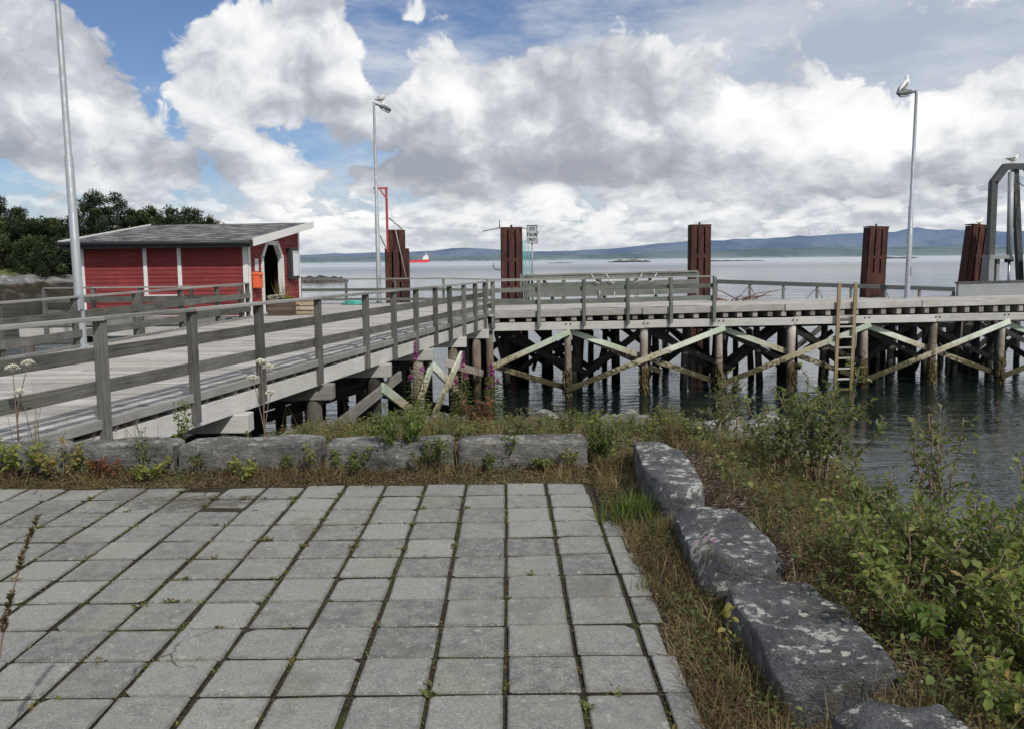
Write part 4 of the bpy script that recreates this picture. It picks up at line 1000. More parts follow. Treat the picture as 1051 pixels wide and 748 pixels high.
# ------------------------------------------------------------------ ferry ramp guard and lifting frame
t = thing('ferry_ramp', 'sloping steel ferry ramp behind the quay with a low braced side guard', 'ramp', (11, 27.3, -.3))
A0, A1 = V(7.05, 27.45, .90), V(14.95, 26.95, .56)
m = MB(1); m.beam(A0, A1, .16, .14); part(m, 'top_beam', 'beam_grey', t, bevel=.01)
m = MB(2); m.beam(A0 + V(-.2, 1.3, -1.25), A1 + V(.4, 1.3, -1.25), 2.2, .18); part(m, 'ramp_deck', 'galv_dark', t)
for k in range(8):
    p = A0.lerp(A1, k / 7); m = MB(k); m.beam(p - V(0, 0, .07), p - V(0, 0, .94), .07, .07, up=(0, 1, 0)); part(m, 'post', 'galv_dark', t)
    if k < 7:
        q = A0.lerp(A1, (k + 1) / 7); m = MB(k + 9); s = k % 2
        m.tube([(p if s else q) - V(0, 0, .1), p.lerp(q, .38) - V(0, 0, .88)], .016, 6); part(m, 'brace', 'galv_dark', t)
t = thing('lifting_frame', 'grey steel lifting frame with hydraulic cylinder at the right edge of the quay', 'frame', (19.3, 31, .2))
pl = 18.55; pr = 20.25; zc, za = 4.50, 5.06; Y = 31.0
for x0 in (pl, pr):
    m = MB(int(x0)); m.beam((x0, Y, -.2), (x0, Y, zc), .24, .26, up=(0, 1, 0)); part(m, 'column', 'beam_grey', t, bevel=.012)
m = MB(3); m.beam((pl, Y, zc - .04), (pl + .44, Y, za), .26, .24); m.beam((pr, Y, zc - .04), (pr - .44, Y, za), .262, .24); m.beam((pl + .38, Y, za), (pr - .38, Y, za), .258, .22); part(m, 'top_beam', 'beam_grey', t)
m = MB(4); m.tube([(19.27, Y - .05, 1.5), (19.22, Y, 4.85)], .105, 14); cy = part(m, 'cylinder', 'galv', t)
m = MB(5); m.tube([(19.27, Y - .05, 1.5), (19.30, Y - .05, .0)], .045, 10); subpart(m, 'rod', 'rod_steel', t, cy)
m = MB(6); m.tube([(19.24, Y - .05, 1.62), (19.27, Y - .05, 1.42)], [.16, .16], 10); subpart(m, 'collar', 'dark_paint', t, cy)
m = MB(7); m.beam((19.42, Y + .1, 4.95), (19.95, Y + .3, .6), .2, .2, up=(0, 1, 0)); part(m, 'brace', 'beam_grey', t)
m = MB(8); m.tube([(19.3, Y - .2, 4.5), (19.6, Y - .2, 4.3), (19.75, Y - .2, 4.45), (19.7, Y - .2, 3.6), (19.9, Y - .2, 3.0)], .018, 6); part(m, 'hose', 'dark_paint', t)
for x0 in (pl, pr):
    m = MB(11); m.box((x0 + .05, Y - .3, 1.62), (.74, .5, .15)); part(m, 'pedestal_cap', 'concrete', t, bevel=.01)
    m = MB(12); m.box((x0 - .25, Y - .32, .75), (.20, .48, 1.58)); part(m, 'pedestal_wall', 'concrete', t)
    m = MB(12); m.box((x0 + .12, Y - .2, .75), (.12, .3, 1.58)); part(m, 'pedestal_post', 'concrete', t)
m = MB(13); m.beam((14.98, 26.8, .50), (18.2, 27.1, .53), .12, .50); part(m, 'parapet', 'concrete', t, bevel=.01)
m = MB(14); m.beam((14.95, 26.8, .78), (18.2, 27.1, .82), .18, .06); part(m, 'parapet_rail', 'beam_grey', t)
# ------------------------------------------------------------------ red hut
HL = V(-7.9, 24.0, .13); HR = rad(-5.74)
hut = thing('waiting_hut', 'small red boarded hut with white trim and flat sloping roof on the quay', 'hut', tuple(HL), HR)
W_, D_, H0, H1 = 5.3, 4.2, 2.17, 2.77
def rz_(y): return H0 + (H1 - H0) * y / D_
def siding(name, p0, p1, nrm, spans, ztop, mat='red_siding', rowh=.128):
    m = MB(3); p0, p1, nrm = Vector(p0), Vector(p1), Vector(nrm); z = 0.0; L = (p1 - p0).length; d = (p1 - p0) / L
    while z < ztop:
        z1 = min(z + rowh, ztop); tt = m.r.random()
        for a, b_ in spans((z + z1) / 2):
            if b_ - a < .02: continue
            lo, hi = nrm * .024, nrm * .004; A, B = p0 + d * a, p0 + d * b_; u = m.r.uniform(0, 9)
            m.quad(A + lo + V(0, 0, z), B + lo + V(0, 0, z), B + hi + V(0, 0, z1 + .01), A + hi + V(0, 0, z1 + .01), tone=tt, uv=[(u + a, 0), (u + b_, 0), (u + b_, rowh), (u + a, rowh)])
            m.quad(A + V(0, 0, z), B + V(0, 0, z), B + lo + V(0, 0, z), A + lo + V(0, 0, z), tone=tt)
            # inner lining keeps the wall solid
            m.quad(B - nrm * .06 + V(0, 0, z), A - nrm * .06 + V(0, 0, z), A - nrm * .06 + V(0, 0, z1), B - nrm * .06 + V(0, 0, z1), tone=.2, mi=1)
        z = z1
    return m.build(name, [mat, 'interior'], hut)
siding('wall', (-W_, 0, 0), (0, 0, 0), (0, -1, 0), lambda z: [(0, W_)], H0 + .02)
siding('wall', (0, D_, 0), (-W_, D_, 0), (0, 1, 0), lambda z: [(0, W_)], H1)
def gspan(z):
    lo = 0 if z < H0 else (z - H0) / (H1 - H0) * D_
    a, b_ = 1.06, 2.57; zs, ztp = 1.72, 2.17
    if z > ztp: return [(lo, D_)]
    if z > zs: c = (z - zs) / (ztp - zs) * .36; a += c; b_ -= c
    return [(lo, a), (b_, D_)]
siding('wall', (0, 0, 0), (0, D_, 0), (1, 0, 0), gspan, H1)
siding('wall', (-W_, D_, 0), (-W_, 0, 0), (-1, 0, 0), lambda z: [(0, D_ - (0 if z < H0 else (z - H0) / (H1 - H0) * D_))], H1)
m = MB(1); m.beam((-W_ + .08, D_ / 2, .02), (-.08, D_ / 2, .02), D_ - .2, .04); m.build('floor', 'interior', hut)
m = MB(2); m.box((-2.2, D_ / 2, 1.1), (.06, D_ - .2, 2.1)); m.build('partition', 'interior', hut)
m = MB(3); m.beam((-1.9, 3.5, .42), (-.3, 3.5, .42), .42, .05); m.box((-1.7, 3.5, .2), (.06, .36, .38)); m.box((-.5, 3.5, .2), (.06, .36, .38)); m.build('bench', 'crate_wood', hut)
m = MB(4); b0 = len(m.v); y0, y1 = -.45, D_ + .42; x0, x1 = -W_ - .34, .40; th = .13
z0, z1 = rz_(y0) + .03, rz_(y1) + .03
pts = [(x0, y0, z0), (x1, y0, z0), (x1, y1, z1), (x0, y1, z1)]
m.v += [V(*p) for p in pts] + [V(p[0], p[1], p[2] + th) for p in pts]
m.face([0, 3, 2, 1], [(0, 0)] * 4, .3); m.face([4, 5, 6, 7], [(0, 0), (x1 - x0, 0), (x1 - x0, y1 - y0), (0, y1 - y0)], .5)
for k in range(4): k2 = (k + 1) % 4; m.face([k, k2, 4 + k2, 4 + k], [(0, 0), (1, 0), (1, .1), (0, .1)], .5)
roof = m.build('roof', 'roof_felt', hut)
m = MB(5); m.beam((x0 - .02, y0 - .02, z0 + .02), (x1 + .0, y0 - .02, z0 + .02), .035, .21); m.build('fascia', 'dark_paint', roof)
m = MB(6); m.tube([(x0 - .03, y0 - .10, z0 + .08), (x1 - .06, y0 - .10, z0 + .06)], .065, 10); m.build('gutter', 'dark_paint', roof)
for s, xx in ((1, x1 + .018), (-1, x0 - .018)):
    m = MB(7); m.beam((xx, y0 - .04, z0 + .055), (xx, y1 + .02, z1 + .055), .034, .23); m.build('barge_board', 'white_paint', roof)
m = MB(8); m.tube([(-W_ - .05, -.5, z0 - .0), (-W_ - .04, -.2, z0 - .2), (-W_ - .06, -.07, z0 - .35), (-W_ - .06, -.07, .1)], .035, 8); m.build('downpipe', 'dark_paint', hut)
def trim(name, p0, p1, w, th, up=(0, -1, 0)):
    m = MB(9); m.beam(p0, p1, w, th, up=up); m.build(name, 'white_paint', hut, bevel=.004)
trim('corner_board', (-.06, -.035, .0), (-.06, -.035, H0 + .03), .15, .03)
trim('corner_board', (.036, .045, 0), (.036, .045, H0 + .02), .13, .03, (1, 0, 0))
trim('corner_board', (.036, D_ - .05, 0), (.036, D_ - .05, H1 - .02), .12, .03, (1, 0, 0))
trim('corner_board', (-W_ + .05, -.035, 0), (-W_ + .05, -.035, H0), .13, .03)
for x in (-2.13, -3.22): trim('trim_board', (x, -.035, .66), (x, -.035, H0), .12, .03)
trim('sill_board', (-3.3, -.037, .60), (-2.05, -.037, .60), .034, .11, (0, 0, 1))
# chamfered white door frame in the gable wall
fr = [(1.0, 0), (1.0, 1.75), (1.38, 2.22), (2.25, 2.22), (2.63, 1.75), (2.63, 0)]
m = MB(10)
for (a, za_), (b_, zb_) in zip(fr, fr[1:]):
    dv = V(0, b_ - a, zb_ - za_); e = dv.normalized() * .03
    m.beam(V(-.02, a, za_) - (e if za_ else V(0, 0, 0)), V(-.02, b_, zb_) + (e if zb_ else V(0, 0, 0)), .13, .16, up=(1, 0, 0), tone=.2)
m.build('door_frame', 'white_paint', hut)
nb = thing('notice_board', 'black framed notice board with white sheet on the gable of the hut', 'notice board', tuple(HL), HR)
m = MB(1); m.box((.10, 3.42, 1.55), (.16, .72, 1.05)); m.build('case', 'dark_paint', nb, bevel=.01)
m = MB(2); m.box((.185, 3.46, 1.55), (.012, .50, .84)); sh = m.build('sheet', 'paper', nb)
m = MB(3); m.box((.193, 3.46, 1.93), (.008, .40, .05)); m.build('heading', 'sign_grey', sh)
pn = thing('paper_notice', 'small white paper notice above the orange box', 'notice', tuple(HL), HR)
m = MB(1); m.box((.034, .56, 1.52), (.008, .26, .38)); m.build('sheet', 'paper', pn)
m = MB(2)
for k in range(4): m.beam((.04, .47, 1.63 - k * .07), (.04, .65 - .04 * (k % 2), 1.63 - k * .07), .004, .012)
m.build('printed_line', 'sign_grey', pn)
ob = thing('lifebuoy_box', 'orange box fixed to the hut wall by the white corner board', 'box', tuple(HL), HR)
m = MB(1); m.box((.12, .40, 1.02), (.20, .36, .40)); m.build('case', 'orange_paint', ob, bevel=.02)
m = MB(2); m.prism([(.02, 1.225), (.25, 1.225), (.22, 1.28), (.02, 1.31)], .20, .60, fr=lambda x, y, z: V(x, z, y)); m.build('lid', 'orange_paint', ob, bevel=.008)
m = MB(3); m.box((.226, .40, 1.16), (.012, .06, .07)); m.build('latch', 'dark_paint', ob)
# planter and crate in front of the door
pb = thing('flower_box', 'wooden planter box with white flowers in front of the hut door', 'planter', (-6.85, 23.75, .15), HR)
m = MB(1)
for k in range(3):
    z = .07 + k * .135
    for yy in (-.2, .2): m.beam((-.37, yy, z), (.37, yy, z), .03, .125)
    for xx in (-.36, .36): m.beam((xx, -.18, z), (xx, .18, z), .028, .125)
m.build('box', 'trunk', pb, bevel=.004)
m = MB(2); m.beam((-.34, 0, .36), (.34, 0, .36), .36, .03); m.build('earth', 'soil', pb)
m = MB(3); rr = m.r
for k in range(240):
    p = V(rr.uniform(-.34, .34), rr.uniform(-.18, .18), .38 + rr.uniform(0, .14)); m.leaf(p, V(rr.uniform(-1, 1), rr.uniform(-1, 1), rr.uniform(.2, 1.2)), V(0, 0, 1), .08, .04, rr.random())
m.build('leaves', 'green_leaf', pb)
m = MB(4)
for k in range(170):
    p = V(rr.uniform(-.36, .12), rr.uniform(-.2, .16), .46 + rr.uniform(-.05, .14))
    for a in range(4): m.leaf(p, V(math.cos(a * 1.57 + k), math.sin(a * 1.57 + k), .5), V(0, 0, 1), .06, .055, rr.random())
m.build('white_flowers', 'flower_white', pb)
m = MB(5)
for k in range(36):
    p = V(rr.uniform(.12, .36), rr.uniform(-.2, .16), .46 + rr.uniform(0, .1))
    for a in range(4): m.leaf(p, V(math.cos(a * 1.57 + k), math.sin(a * 1.57 + k), .5), V(0, 0, 1), .03, .026, rr.random())
m.build('yellow_flowers', 'flower_yellow', pb)
m = MB(6)
for k in range(60):
    p = V(rr.uniform(-.2, .2), rr.uniform(-.1, .15), .38); m.blade(p, p + V(rr.uniform(-.25, .3), rr.uniform(-.1, .15), rr.uniform(.35, .85)), .012, rr.random())
m.build('dry_stems', 'dry_grass', pb)
cr = thing('wooden_crate', 'pale slatted wooden crate beside the planter box', 'crate', (-6.2, 24.1, .15), HR)
m = MB(1)
for k in range(3):
    z = .07 + k * .14
    for yy in (-.25, .25): m.beam((-.36, yy, z), (.36, yy, z), .022, .09)
    for xx in (-.35, .35): m.beam((xx, -.235, z), (xx, .235, z), .022, .09)
m.build('slats', 'crate_wood', cr)
for xx in (-.32, .32):
    for yy in (-.215, .215): m = MB(2); m.box((xx, yy, .21), (.045, .045, .42)); m.build('corner_post', 'crate_wood', cr)
m = MB(3); m.beam((-.38, 0, .435), (.38, 0, .435), .54, .025); m.build('top', 'crate_wood', cr)

# ------------------------------------------------------------------ far shore on the left
m = MB(5); NX, NY = 110, 46
def shz(x, y):
    e = 104 + fb(x * .06, 3) * 6 + max(0, (x + 54)) * 3.0
    d = y - e
    z = -2.75 + min(1.7, max(0, d) * .33) + max(0, min(2.6, (d - 4) * .22)) + max(0, (d - 15) * .12)
    return min(z, 5.5) + fb(x * .35, y * .35, 2, 5) * .45 * sstep(-1, 3, d) + fb(x * 1.4, y * 1.4, 5) * .2
for j in range(NY):
    for i in range(NX):
        x = lerp(-150, -45, i / (NX - 1)); y = lerp(99, 150, j / (NY - 1)); m.v.append(V(x, y, shz(x, y)))
for j in range(NY - 1):
    for i in range(NX - 1): a = j * NX + i; m.face([a, a + 1, a + NX + 1, a + NX], [(0, 0)] * 4, .5, True)
struct(m.build('shore', 'shore'))
def lowrock(name, cx, cy, lx, ly, h, seed, mat='reef'):
    m = MB(seed); n = 26
    for j in range(n):
        for i in range(n):
            u, v_ = i / (n - 1) * 2 - 1, j / (n - 1) * 2 - 1; rr_ = max(0, 1 - (abs(u) ** 2.2 + abs(v_) ** 2.2))
            z = SEA - .25 + h * (rr_ ** .45) * (.62 + .5 * fb(u * 3.1 + seed, v_ * 2, seed, 5)) 
            m.v.append(V(cx + u * lx / 2, cy + v_ * ly / 2, z))
    for j in range(n - 1):
        for i in range(n - 1): a = j * n + i; m.face([a, a + 1, a + n + 1, a + n], [(0, 0)] * 4, .5, True)
    return struct(m.build(name, mat))
lowrock('skerry', -42, 172, 14, 12, 1.9, 3)
lowrock('skerry', 59, 960, 34, 30, 1.5, 5); lowrock('skerry', 155, 1050, 58, 50, 4.2, 6, 'shore')
lowrock('skerry', 262, 960, 88, 40, 1.9, 7); lowrock('skerry', 620, 1300, 80, 60, 3.6, 8, 'shore'); lowrock('skerry', 300, 1200, 40, 40, 1.6, 9)

# ------------------------------------------------------------------ hills across the fjord
def yh(u): return 267.5 - .0115 * (u - 525)
def hills(name, mat, prof, D0, D1, seed, rough):
    m = MB(seed); us = [-700 + k * 11 for k in range(230)]; n = 15
    def pf(u):
        if u <= prof[0][0]: return prof[0][1]
        for (a, ya), (b_, yb) in zip(prof, prof[1:]):
            if u <= b_: t = (u - a) / (b_ - a); return lerp(ya, yb, t * t * (3 - 2 * t))
        return prof[-1][1]
    for j in range(n):
        t = j / (n - 1); D = lerp(D0, D1, t)
        for u in us:
            top = 1.7 + (pf(u) + yh(u) * 0) / 818 * D1
            z = SEA - 3 + (top + 3) * (sstep(0, 1, t) ** .9) * (1 + .12 * fb(u * .02, t * 3, seed)) + fb(u * .035, t * 5, seed + 2, 5) * rough * min(1, t * 3)
            m.v.append(V((u - 525) / 818 * D * 1.0, D, z))
    N = len(us)
    for u in us: m.v.append(V((u - 525) / 818 * (D1 + 900), D1 + 900, SEA - 30))
    for j in range(n):
        for i in range(N - 1): a = j * N + i; m.face([a, a + 1, a + N + 1, a + N], [(0, 0)] * 4, .5, True)
    struct(m.build(name, mat))
# ridge heights as pixels above the horizon of the photograph
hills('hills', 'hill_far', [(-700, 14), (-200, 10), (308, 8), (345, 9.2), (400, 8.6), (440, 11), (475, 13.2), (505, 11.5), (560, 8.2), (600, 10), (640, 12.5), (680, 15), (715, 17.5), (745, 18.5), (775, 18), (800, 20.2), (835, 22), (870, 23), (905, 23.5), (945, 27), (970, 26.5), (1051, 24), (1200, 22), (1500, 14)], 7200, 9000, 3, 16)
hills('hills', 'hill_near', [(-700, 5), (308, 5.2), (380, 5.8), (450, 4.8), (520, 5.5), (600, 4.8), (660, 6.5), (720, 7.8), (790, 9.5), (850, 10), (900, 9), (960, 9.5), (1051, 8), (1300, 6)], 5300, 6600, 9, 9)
# wind turbines on the ridge
TG = 'wind turbines on the far ridge'
for k, (u, hpx, lab) in enumerate([(753.5, 8, 'leftmost tiny white wind turbine on the far ridge'), (781, 8, 'second tiny white wind turbine from the left on the ridge'), (825, 9, 'wind turbine left of the tight cluster on the ridge'), (835.5, 8, 'first turbine of the tight cluster on the ridge'), (843.5, 10, 'tallest looking turbine inside the cluster on the ridge'), (853.5, 9, 'rightmost white wind turbine on the far ridge')]):
    D = 8950; px_ = D / 818; base = {753.5: 18.2, 781: 18, 825: 21.2, 835.5: 21.8, 843.5: 22, 853.5: 22.4}[u]
    x = (u - 525) / 818 * D; zb = 1.7 + base * px_ - 25; h = hpx * px_ * .72 + 25
    t = thing('wind_turbine', lab, 'wind turbine', (x, D - 120, zb), group=TG)
    m = MB(1); m.tube([(0, 0, 0), (0, 0, h)], [5.0, 3.6], 8); m.build('tower', 'turbine_white', t)
    m = MB(2); m.beam((0, -6, h + 2), (0, 8, h + 2), 6, 6); m.build('nacelle', 'turbine_white', t)
    for a in range(3):
        an = rad(90 + a * 120 + k * 31); m = MB(3); d = V(math.cos(an), 0, math.sin(an)); m.tube([V(0, -8, h + 2), V(0, -8, h + 2) + d * 12, V(0, -8, h + 2) + d * 48], [2.2, 2.6, .8], 6); m.build('blade', 'turbine_white', t)
# red ship
sh = thing('cargo_ship', 'small red cargo ship with white bridge far out on the fjord', 'ship', (-352, 3000, SEA))
m = MB(1); m.prism([(-46, 0), (42, 0), (47, 9), (47, 11), (30, 11), (30, 9.5), (-40, 9), (-44, 13), (-52, 13)], -7, 7, fr=lambda x, y, z: V(x, z, y)); m.build('hull', 'ship_red', sh)
m = MB(2); m.box((33, 0, 17), (18, 12, 13)); m.box((35, 0, 25.5), (12, 13, 5)); m.box((24, 0, 14), (6, 11, 7)); m.build('superstructure', 'white_paint', sh)
m = MB(3); m.tube([(40, 0, 22), (41, 0, 34)], [2.2, 1.8], 8); m.build('funnel', 'ship_red', sh)
m = MB(4); m.tube([(33, 0, 28), (33, 0, 38)], [.8, .5], 6); m.build('mast', 'white_paint', sh)
# ------------------------------------------------------------------ trees on the far shore
def tree(x, y, h, w, kind, label, seed, group):
    z0 = shz(x, y) - .3; t = thing(kind, label, 'tree', (x, y, z0), group=group); rr = random.Random(seed)
    pine = kind == 'pine_tree'; bx, by = rr.uniform(-.06, .06) * h, rr.uniform(-.04, .04) * h
    def ax(s): return V(bx * s * s, by * s * s, h * s)
    m = MB(seed); m.tube([ax(s) for s in (0, .25, .5, .75, .97)], [.20, .17, .13, .08, .02], 7); limbs = []
    nl = 22 if pine else 24
    for k in range(nl):
        s = lerp(.10, .97, (k + rr.random()) / nl); a = k * 2.4 + rr.uniform(-.5, .5)
        prof = (math.sin(min(1, (1 - s) * 1.45 + .08) * math.pi * .5) if pine else math.sin(math.pi * min(.98, .16 + s * .78)))
        L = w * .5 * prof * rr.uniform(.65, 1.2) + .25
        p0 = ax(s); up = rr.uniform(-.05, .35) if pine else rr.uniform(.2, .8)
        p1 = p0 + V(math.cos(a), math.sin(a), up) * L
        m.tube([p0, p0.lerp(p1, .5) + V(0, 0, -.04 * L), p1], [.06, .04, .012], 5); limbs.append((p0, p1, L))
    limbs.append((ax(.9), ax(1.0), .3))
    m.build('trunk', 'trunk', t)
    m = MB(seed + 1)
    for (p0, p1, L) in limbs:
        nc = max(3, int(L * 3.4))
        for c in range(nc):
            q = p0.lerp(p1, lerp(.25, 1.05, (c + rr.random()) / nc)) + V(rr.gauss(0, .22), rr.gauss(0, .22), rr.gauss(.05, .15))
            R_ = rr.uniform(.32, .62); base = rr.uniform(.1, .75)
            for k in range(46 if pine else 36):
                d = V(rr.gauss(0, 1), rr.gauss(0, 1), rr.gauss(0, .8)).normalized(); p = q + d * R_ * rr.uniform(.4, 1.05) * (V(1, 1, .62).length / 1.5)
                tone = min(1, max(0, base + d.z * .25 + rr.uniform(-.15, .15)))
                m.leaf(p, d + V(0, 0, .35 if pine else -.1), V(rr.uniform(-1, 1), rr.uniform(-1, 1), 1), rr.uniform(.26, .46), rr.uniform(.12, .18) if pine else rr.uniform(.17, .27), tone)
    m.build('crown', 'pine_leaf' if pine else 'birch_leaf', t)
TG = 'trees on the wooded shore at left'
def sx(u, D): return (u - 525) / 818 * D
TL = [(-30, 118, 206, 7.5, 'pine_tree', 'dark pine at the far left edge behind the lamp post'), (6, 120, 206, 7.0, 'pine_tree', 'tall dark pine at the left edge of the wood'), (26, 119, 216, 6.0, 'pine_tree', 'dark pine just right of the tall edge pine'),
      (44, 126, 232, 5.0, 'birch_tree', 'lower leafy tree in the dip left of the lamp post'), (57, 122, 227, 4.2, 'birch_tree', 'pale green birch close to the near lamp post'), (76, 120, 224, 5.0, 'pine_tree', 'pine right behind the near lamp post'),
      (93, 121, 207, 6.0, 'pine_tree', 'broad pine above the left end of the hut roof'), (105, 118, 199, 6.0, 'pine_tree', 'tallest pine above the hut roof with open rounded top'), (127, 121, 201, 5.0, 'pine_tree', 'tall narrow topped pine right of the tallest pine'),
      (146, 124, 220, 5.6, 'birch_tree', 'leafy tree above the middle of the hut roof'), (160, 127, 217, 5.0, 'birch_tree', 'leafy tree right of the middle of the hut roof'), (178, 125, 216, 4.6, 'pine_tree', 'small pine with pointed top above the roof'),
      (193, 129, 217, 4.4, 'pine_tree', 'second small pine from the right above the roof'), (207, 128, 219, 5.2, 'pine_tree', 'round topped pine near the right end of the wood'), (221, 130, 227, 4.0, 'birch_tree', 'last low tree at the right end of the wood')]
for k, (u, D, vt, w, kind, lab) in enumerate(TL):
    x = sx(u, D); zt_ = 1.7 + (yh(u) - vt) / 818 * D; tree(x, D, zt_ - shz(x, D) + .3, w, kind, lab, 100 + k, TG)
for k, u in enumerate((-62, -95, -130, -172, -220, -275, -330, -400)):
    x = sx(u, 119 + k % 3 * 3); tree(x, 119 + k % 3 * 3, 10.5 - (k % 3) * 1.3, 6.5, ('pine_tree', 'birch_tree')[k % 2], 'tree of the wooded shore farther left, outside the picture', 160 + k, TG)
def bushy(x, y, z0, w, h, n, mat, label, seed, group, ls=.3):
    t = thing('shore_bush', label, 'bush', (x, y, z0), group=group); rr = random.Random(seed); m = MB(seed)
    for k in range(7): m.tube([(rr.uniform(-.3, .3), rr.uniform(-.3, .3), 0), (rr.uniform(-.4, .4) * w, rr.uniform(-.3, .3) * w, h * .7)], [.05, .02], 5)
    m.build('stems', 'trunk', t); m = MB(seed + 1)
    cl = [(V(rr.uniform(-.5, .5) * w, rr.uniform(-.4, .4) * w, h * rr.uniform(.12, .92)), rr.uniform(.5, .95), rr.uniform(.05, .8)) for _ in range(26)]
    for k in range(n):
        c, R_, b = rr.choice(cl); d = V(rr.gauss(0, 1), rr.gauss(0, 1), rr.gauss(0, .8)).normalized()
        m.leaf(c + d * R_ * rr.uniform(.3, 1), d, V(rr.uniform(-1, 1), rr.uniform(-1, 1), 1), ls * rr.uniform(.7, 1.2), ls * .55, min(1, max(0, b + d.z * .25 + rr.uniform(-.12, .12))))
    m.build('foliage', mat, t)
for k, (u, D, w, h, mt) in enumerate([(-25, 114, 6, 4.4, 'birch_leaf'), (4, 114, 6, 4.6, 'pine_leaf'), (22, 115, 5.5, 4.8, 'birch_leaf'), (38, 114, 5.5, 4.4, 'pine_leaf'), (54, 115, 5.5, 4.6, 'birch_leaf'), (66, 117, 5.5, 5.0, 'birch_leaf'), (82, 117, 6, 5.2, 'pine_leaf'), (100, 117, 6, 5.6, 'birch_leaf'), (120, 118, 6, 6, 'pine_leaf'), (140, 119, 6, 6.2, 'birch_leaf'), (162, 120, 6, 6.2, 'pine_leaf'), (186, 122, 6, 6.2, 'birch_leaf'), (206, 124, 6, 6, 'pine_leaf'), (12, 118, 6, 7, 'birch_leaf'), (48, 121, 6, 6.5, 'pine_leaf'), (-60, 115, 7, 5, 'birch_leaf'), (-105, 116, 7, 5, 'pine_leaf'), (-150, 116, 7, 5, 'birch_leaf'), (-205, 117, 8, 5, 'pine_leaf'), (-270, 117, 8, 5, 'birch_leaf'), (-350, 118, 9, 5, 'pine_leaf')]):
    x = sx(u, D); bushy(x, D, shz(x, D) - .2, w, h, 3000, mt, 'dark leafy undergrowth below the trees of the wooded shore', 300 + k, 'undergrowth below the wooded shore')

# ------------------------------------------------------------------ shrubs on the bank
def shrub(x, y, h, spread, stems, nleaf, L, mat, label, seed, name='willow_shrub', cat='shrub', z0=None, lean=(0, 0), tone=(.15, .95), bare=.15, stemmat='stem', tw=7, group=None):
    z0 = zt(x, y) - .03 if z0 is None else z0
    t = thing(name, label, cat, (x, y, z0), group=group); rr = random.Random(seed); sm = MB(seed); lm = MB(seed + 1); twigs = []
    for k in range(stems):
        a = rr.uniform(0, 6.28); sp = spread * math.sqrt(rr.random()) * .9; hh = h * rr.uniform(.6, 1.03)
        b = V(math.cos(a) * sp * .22, math.sin(a) * sp * .22, 0); tip = V(math.cos(a) * sp + lean[0] * hh, math.sin(a) * sp + lean[1] * hh, hh)
        pts = []
        for q in range(7):
            s = q / 6; p = b.lerp(tip, s); p.z = hh * (s ** .85); p += V(rr.gauss(0, .014), rr.gauss(0, .014), 0) * (h / .6); pts.append(p)
        sm.tube(pts, [lerp(.0065, .002, q / 6) * (h / .8 + .35) for q in range(7)], 5); twigs.append(pts)
        for j in range(tw):
            s = rr.uniform(.28, .95); i = min(5, int(s * 6)); p = pts[i].lerp(pts[i + 1], s * 6 - i); a2 = rr.uniform(0, 6.28); l2 = h * rr.uniform(.13, .33) * (1.1 - s * .5)
            d = V(math.cos(a2), math.sin(a2), rr.uniform(.15, .95)).normalized()
            tp = [p, p + d * l2 * .5 + V(0, 0, .01), p + d * l2 + V(0, 0, .03 * l2)]; sm.tube(tp, [.0032 * (h / .8 + .2), .002, .001], 4, caps=False); twigs.append(tp)
    tot = sum(sum((b_ - a).length for a, b_ in zip(tp, tp[1:])) for tp in twigs)
    for tp in twigs:
        ln = sum((b_ - a).length for a, b_ in zip(tp, tp[1:])); n = max(3, int(nleaf * ln / tot * (1.25 if len(tp) == 3 else .8)))
        base = rr.uniform(-.12, .12); a = rr.uniform(0, 6)
        for k in range(n):
            s = lerp(bare if len(tp) > 3 else .05, 1.0, (k + .5 * rr.random()) / n) ** (.8 if len(tp) > 3 else 1); f = s * (len(tp) - 1); i = min(len(tp) - 2, int(f)); p = tp[i].lerp(tp[i + 1], f - i)
            ax_ = (tp[i + 1] - tp[i]).normalized(); a += 2.4 + rr.uniform(-.4, .4); o = ax_.orthogonal().normalized(); o2 = ax_.cross(o)
            rd_ = o * math.cos(a) + o2 * math.sin(a); d = (rd_ * rr.uniform(.5, 1) + ax_ * rr.uniform(.3, .9)).normalized()
            nr = (V(0, 0, 1) + V(rr.gauss(0, .4), rr.gauss(0, .4), 0) - .15 * rd_)
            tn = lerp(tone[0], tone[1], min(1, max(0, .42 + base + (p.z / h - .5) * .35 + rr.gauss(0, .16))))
            ll = L * rr.uniform(.42, 1.2)
            lm.leaf(p + rd_ * .004, d, nr, ll, ll * rr.uniform(.52, .78), tn, droop=rr.uniform(.0, .5), fold=rr.uniform(.05, .5))
    sm.build('stems', stemmat, t); lm.build('foliage', mat, t); return t
WG = 'shrubs growing on the bank between kerb and water'
